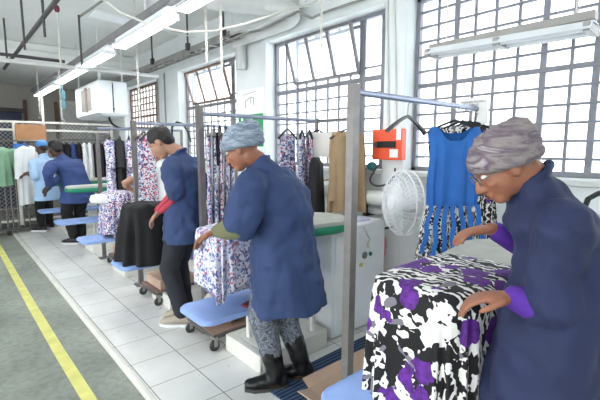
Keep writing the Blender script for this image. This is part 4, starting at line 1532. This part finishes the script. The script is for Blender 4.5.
    if glasses:
        gm = MB()
        for s_ in (-1, 1):
            gm.tube([H(s_ * .033 + .022 * math.cos(t), .101, .004 + .017 * math.sin(t)) for t in [2 * pi * k / 16 for k in range(16)]], .0018, 6, closed=True)
            gm.tube([H(s_ * .055, .10, .008), H(s_ * .078, .06, .012), H(s_ * .082, -.005, .01)], .0018, 6)
        gm.tube([H(-.011, .102, .006), H(.011, .102, .006)], .0018, 6)
        gm.build('glasses', 'steel', root)
    if face_mask:
        MB().ball(H(0, .062, -.058), (.062, .058, .045), ax, 20, 12).build('face_mask', face_mask, root)
    return root


LF = V((-.755, .656, 0))                     # towards the left of the photo
IN = V((.656, .755, 0))                      # away into the photo
dn = V((0, 0, -1))

# worker in blue-grey wrap at station two
ch = at_depth(269, 179, 2.24)
pe = at_depth(284, 241, 2.27)
hl = at_depth(216, 231, 2.12)
hr_ = at_depth(216, 233, 2.36)
person('person in navy overall, blue grey head wrap and black boots bending over print cloth', LF * .92 + IN * .4, pe, ch, at_depth(258, 161, 2.22), at_depth(242, 149, 2.19), LF * .9 + IN * .25 + dn * .42,
       {-1: (hl, LF * .8 + IN * .2 + dn * .35, dn * 1.0 + LF * -.2), 1: (hr_, LF * .8 + dn * .3, dn)},
       {-1: (V((1.385, 1.815, 0)), LF + IN * -.15), 1: (V((1.565, 1.785, 0)), LF * 1.0 + IN * .1)},
       'skin_brown', 'navy', 'denim', 'leather', .555, hem_back=.04, hs=.95, elb={-1: at_depth(240, 228, 2.02)}, sleeve_m='olive', headwear='turban', hw_m='turban_blue', shoe='boot', glasses=True, girth=1.16, back=.045)

# nearest worker
ch = at_depth(545, 209, 1.26)
pe = at_depth(553, 316, 1.25)
hl = at_depth(512, 297, 1.16)
hr_ = at_depth(492, 229, 1.55)
person('person in navy overall and grey head wrap ironing the floral dress, nearest the camera', LF * .95 + IN * .3, pe, ch, at_depth(527, 174, 1.26), at_depth(503, 167, 1.25), LF * .92 + IN * .12 + dn * .58,
       {-1: (hl, LF * .9 + IN * .3 + dn * .12, dn), 1: (hr_, LF * .95 + dn * .1, dn)},
       {-1: (V((pe.x - .04, pe.y - .08, 0)), LF), 1: (V((pe.x + .08, pe.y + .06, 0)), LF)},
       'skin_brown', 'navy_shaded', 'trouser', 'leather', .27, hem_back=-.07, hs=.88, elb={-1: at_depth(548, 310, 1.14), 1: at_depth(540, 255, 1.62)}, sleeve_m='purple', headwear='turban', hw_m='turban_grey', glasses=True, girth=1.0, back=.05)

# man with striped cuffs at station three
ch = at_depth(183, 163, 3.27)
pe = at_depth(186, 213, 3.25)
person('person with short black hair and red striped cuffs working on the black jacket', LF * .95 + IN * .25, pe, ch, at_depth(178, 152, 3.25), at_depth(161, 143, 3.22), LF * .85 + IN * .05 + dn * .75,
       {-1: (at_depth(160, 211, 3.17), LF * .7 + dn * .7, dn + LF * .3), 1: (at_depth(156, 212, 3.42), LF * .7 + dn * .7, dn + LF * .3)},
       {-1: (V((1.35, 3.0, 0)), LF), 1: (V((1.43, 3.11, 0)), LF)},
       'skin_tan', 'navy', 'trouser', 'shoe', .70, elb={-1: at_depth(176, 194, 3.07)}, sleeve_m='red_stripe', headwear='hair', girth=1.02, back=.05)

# navy-backed worker at the farthest station
ch = at_depth(66, 163, 6.1)
pe = at_depth(77, 185, 6.1)
person('person with dark hair seen from behind in a navy jacket and black trousers', LF * .8 + IN * .6, pe, ch, at_depth(61, 156, 6.1), at_depth(55, 149, 6.05), LF * .9 + IN * .4 + dn * .3,
       {-1: (at_depth(50, 188, 5.85), LF * .7 + dn * .6, dn), 1: (at_depth(48, 186, 6.2), LF * .7 + dn * .6, dn)},
       {-1: (V((1.37, 6.77, 0)), LF), 1: (V((1.50, 6.86, 0)), LF + IN * .3)},
       'skin_dark', 'navy_far', 'black_cloth', 'leather', .62, near=0, sleeve_end=1.75, headwear='hair', girth=1.15, coat_name='jacket', back=.05)

# worker in light blue at the back
ch = at_depth(43, 161, 6.75)
pe = at_depth(46, 184, 6.75)
person('person in pale blue shirt and bright blue cap beside the white coat', LF * .95 + IN * .3, pe, ch, at_depth(43, 154, 6.75), at_depth(41, 148, 6.72), LF * .9 + IN * .3 + dn * .3,
       {-1: (at_depth(28, 174, 6.55), LF * .9 + dn * .2, dn), 1: (at_depth(30, 172, 6.85), LF * .9 + dn * .2, dn)},
       {-1: (at_z(42, 231, 0), LF), 1: (at_z(50, 228, 0), LF)},
       'skin_dark', 'light_blue', 'black_cloth', 'leather', .58, near=0, headwear='cap', hw_m='cap_blue', girth=.98, coat_name='shirt', elb={-1: at_depth(35, 178, 6.55)})

# half-hidden worker behind the third rail
ch = at_depth(163, 166, 4.52)
pe = at_depth(170, 203, 4.52)
person('person half hidden behind the third rail, in white with a lilac head cover', LF * .9 + IN * .2, pe, ch, at_depth(160, 160, 4.47), at_depth(154, 153, 4.42), LF * .9 + IN * .1 + dn * .5,
       {-1: (at_depth(131, 189, 4.35), LF * -.4 + dn * .5 + IN * .1, dn), 1: (at_depth(138, 193, 4.6), LF * .8 + dn * .4, dn)},
       {-1: (at_depth(168, 208, 4.45) * 1 - V((0, 0, at_depth(168, 208, 4.45).z)), LF), 1: (at_depth(176, 208, 4.5) * 1 - V((0, 0, at_depth(176, 208, 4.5).z)), LF)},
       'skin_tan', 'white_cloth', 'trouser', 'leather', .6, near=0, headwear='cap', hw_m='lilac', girth=.95, elb={-1: at_depth(124, 184, 4.2)}, coat_name='white_top', sleeve_end=.6)
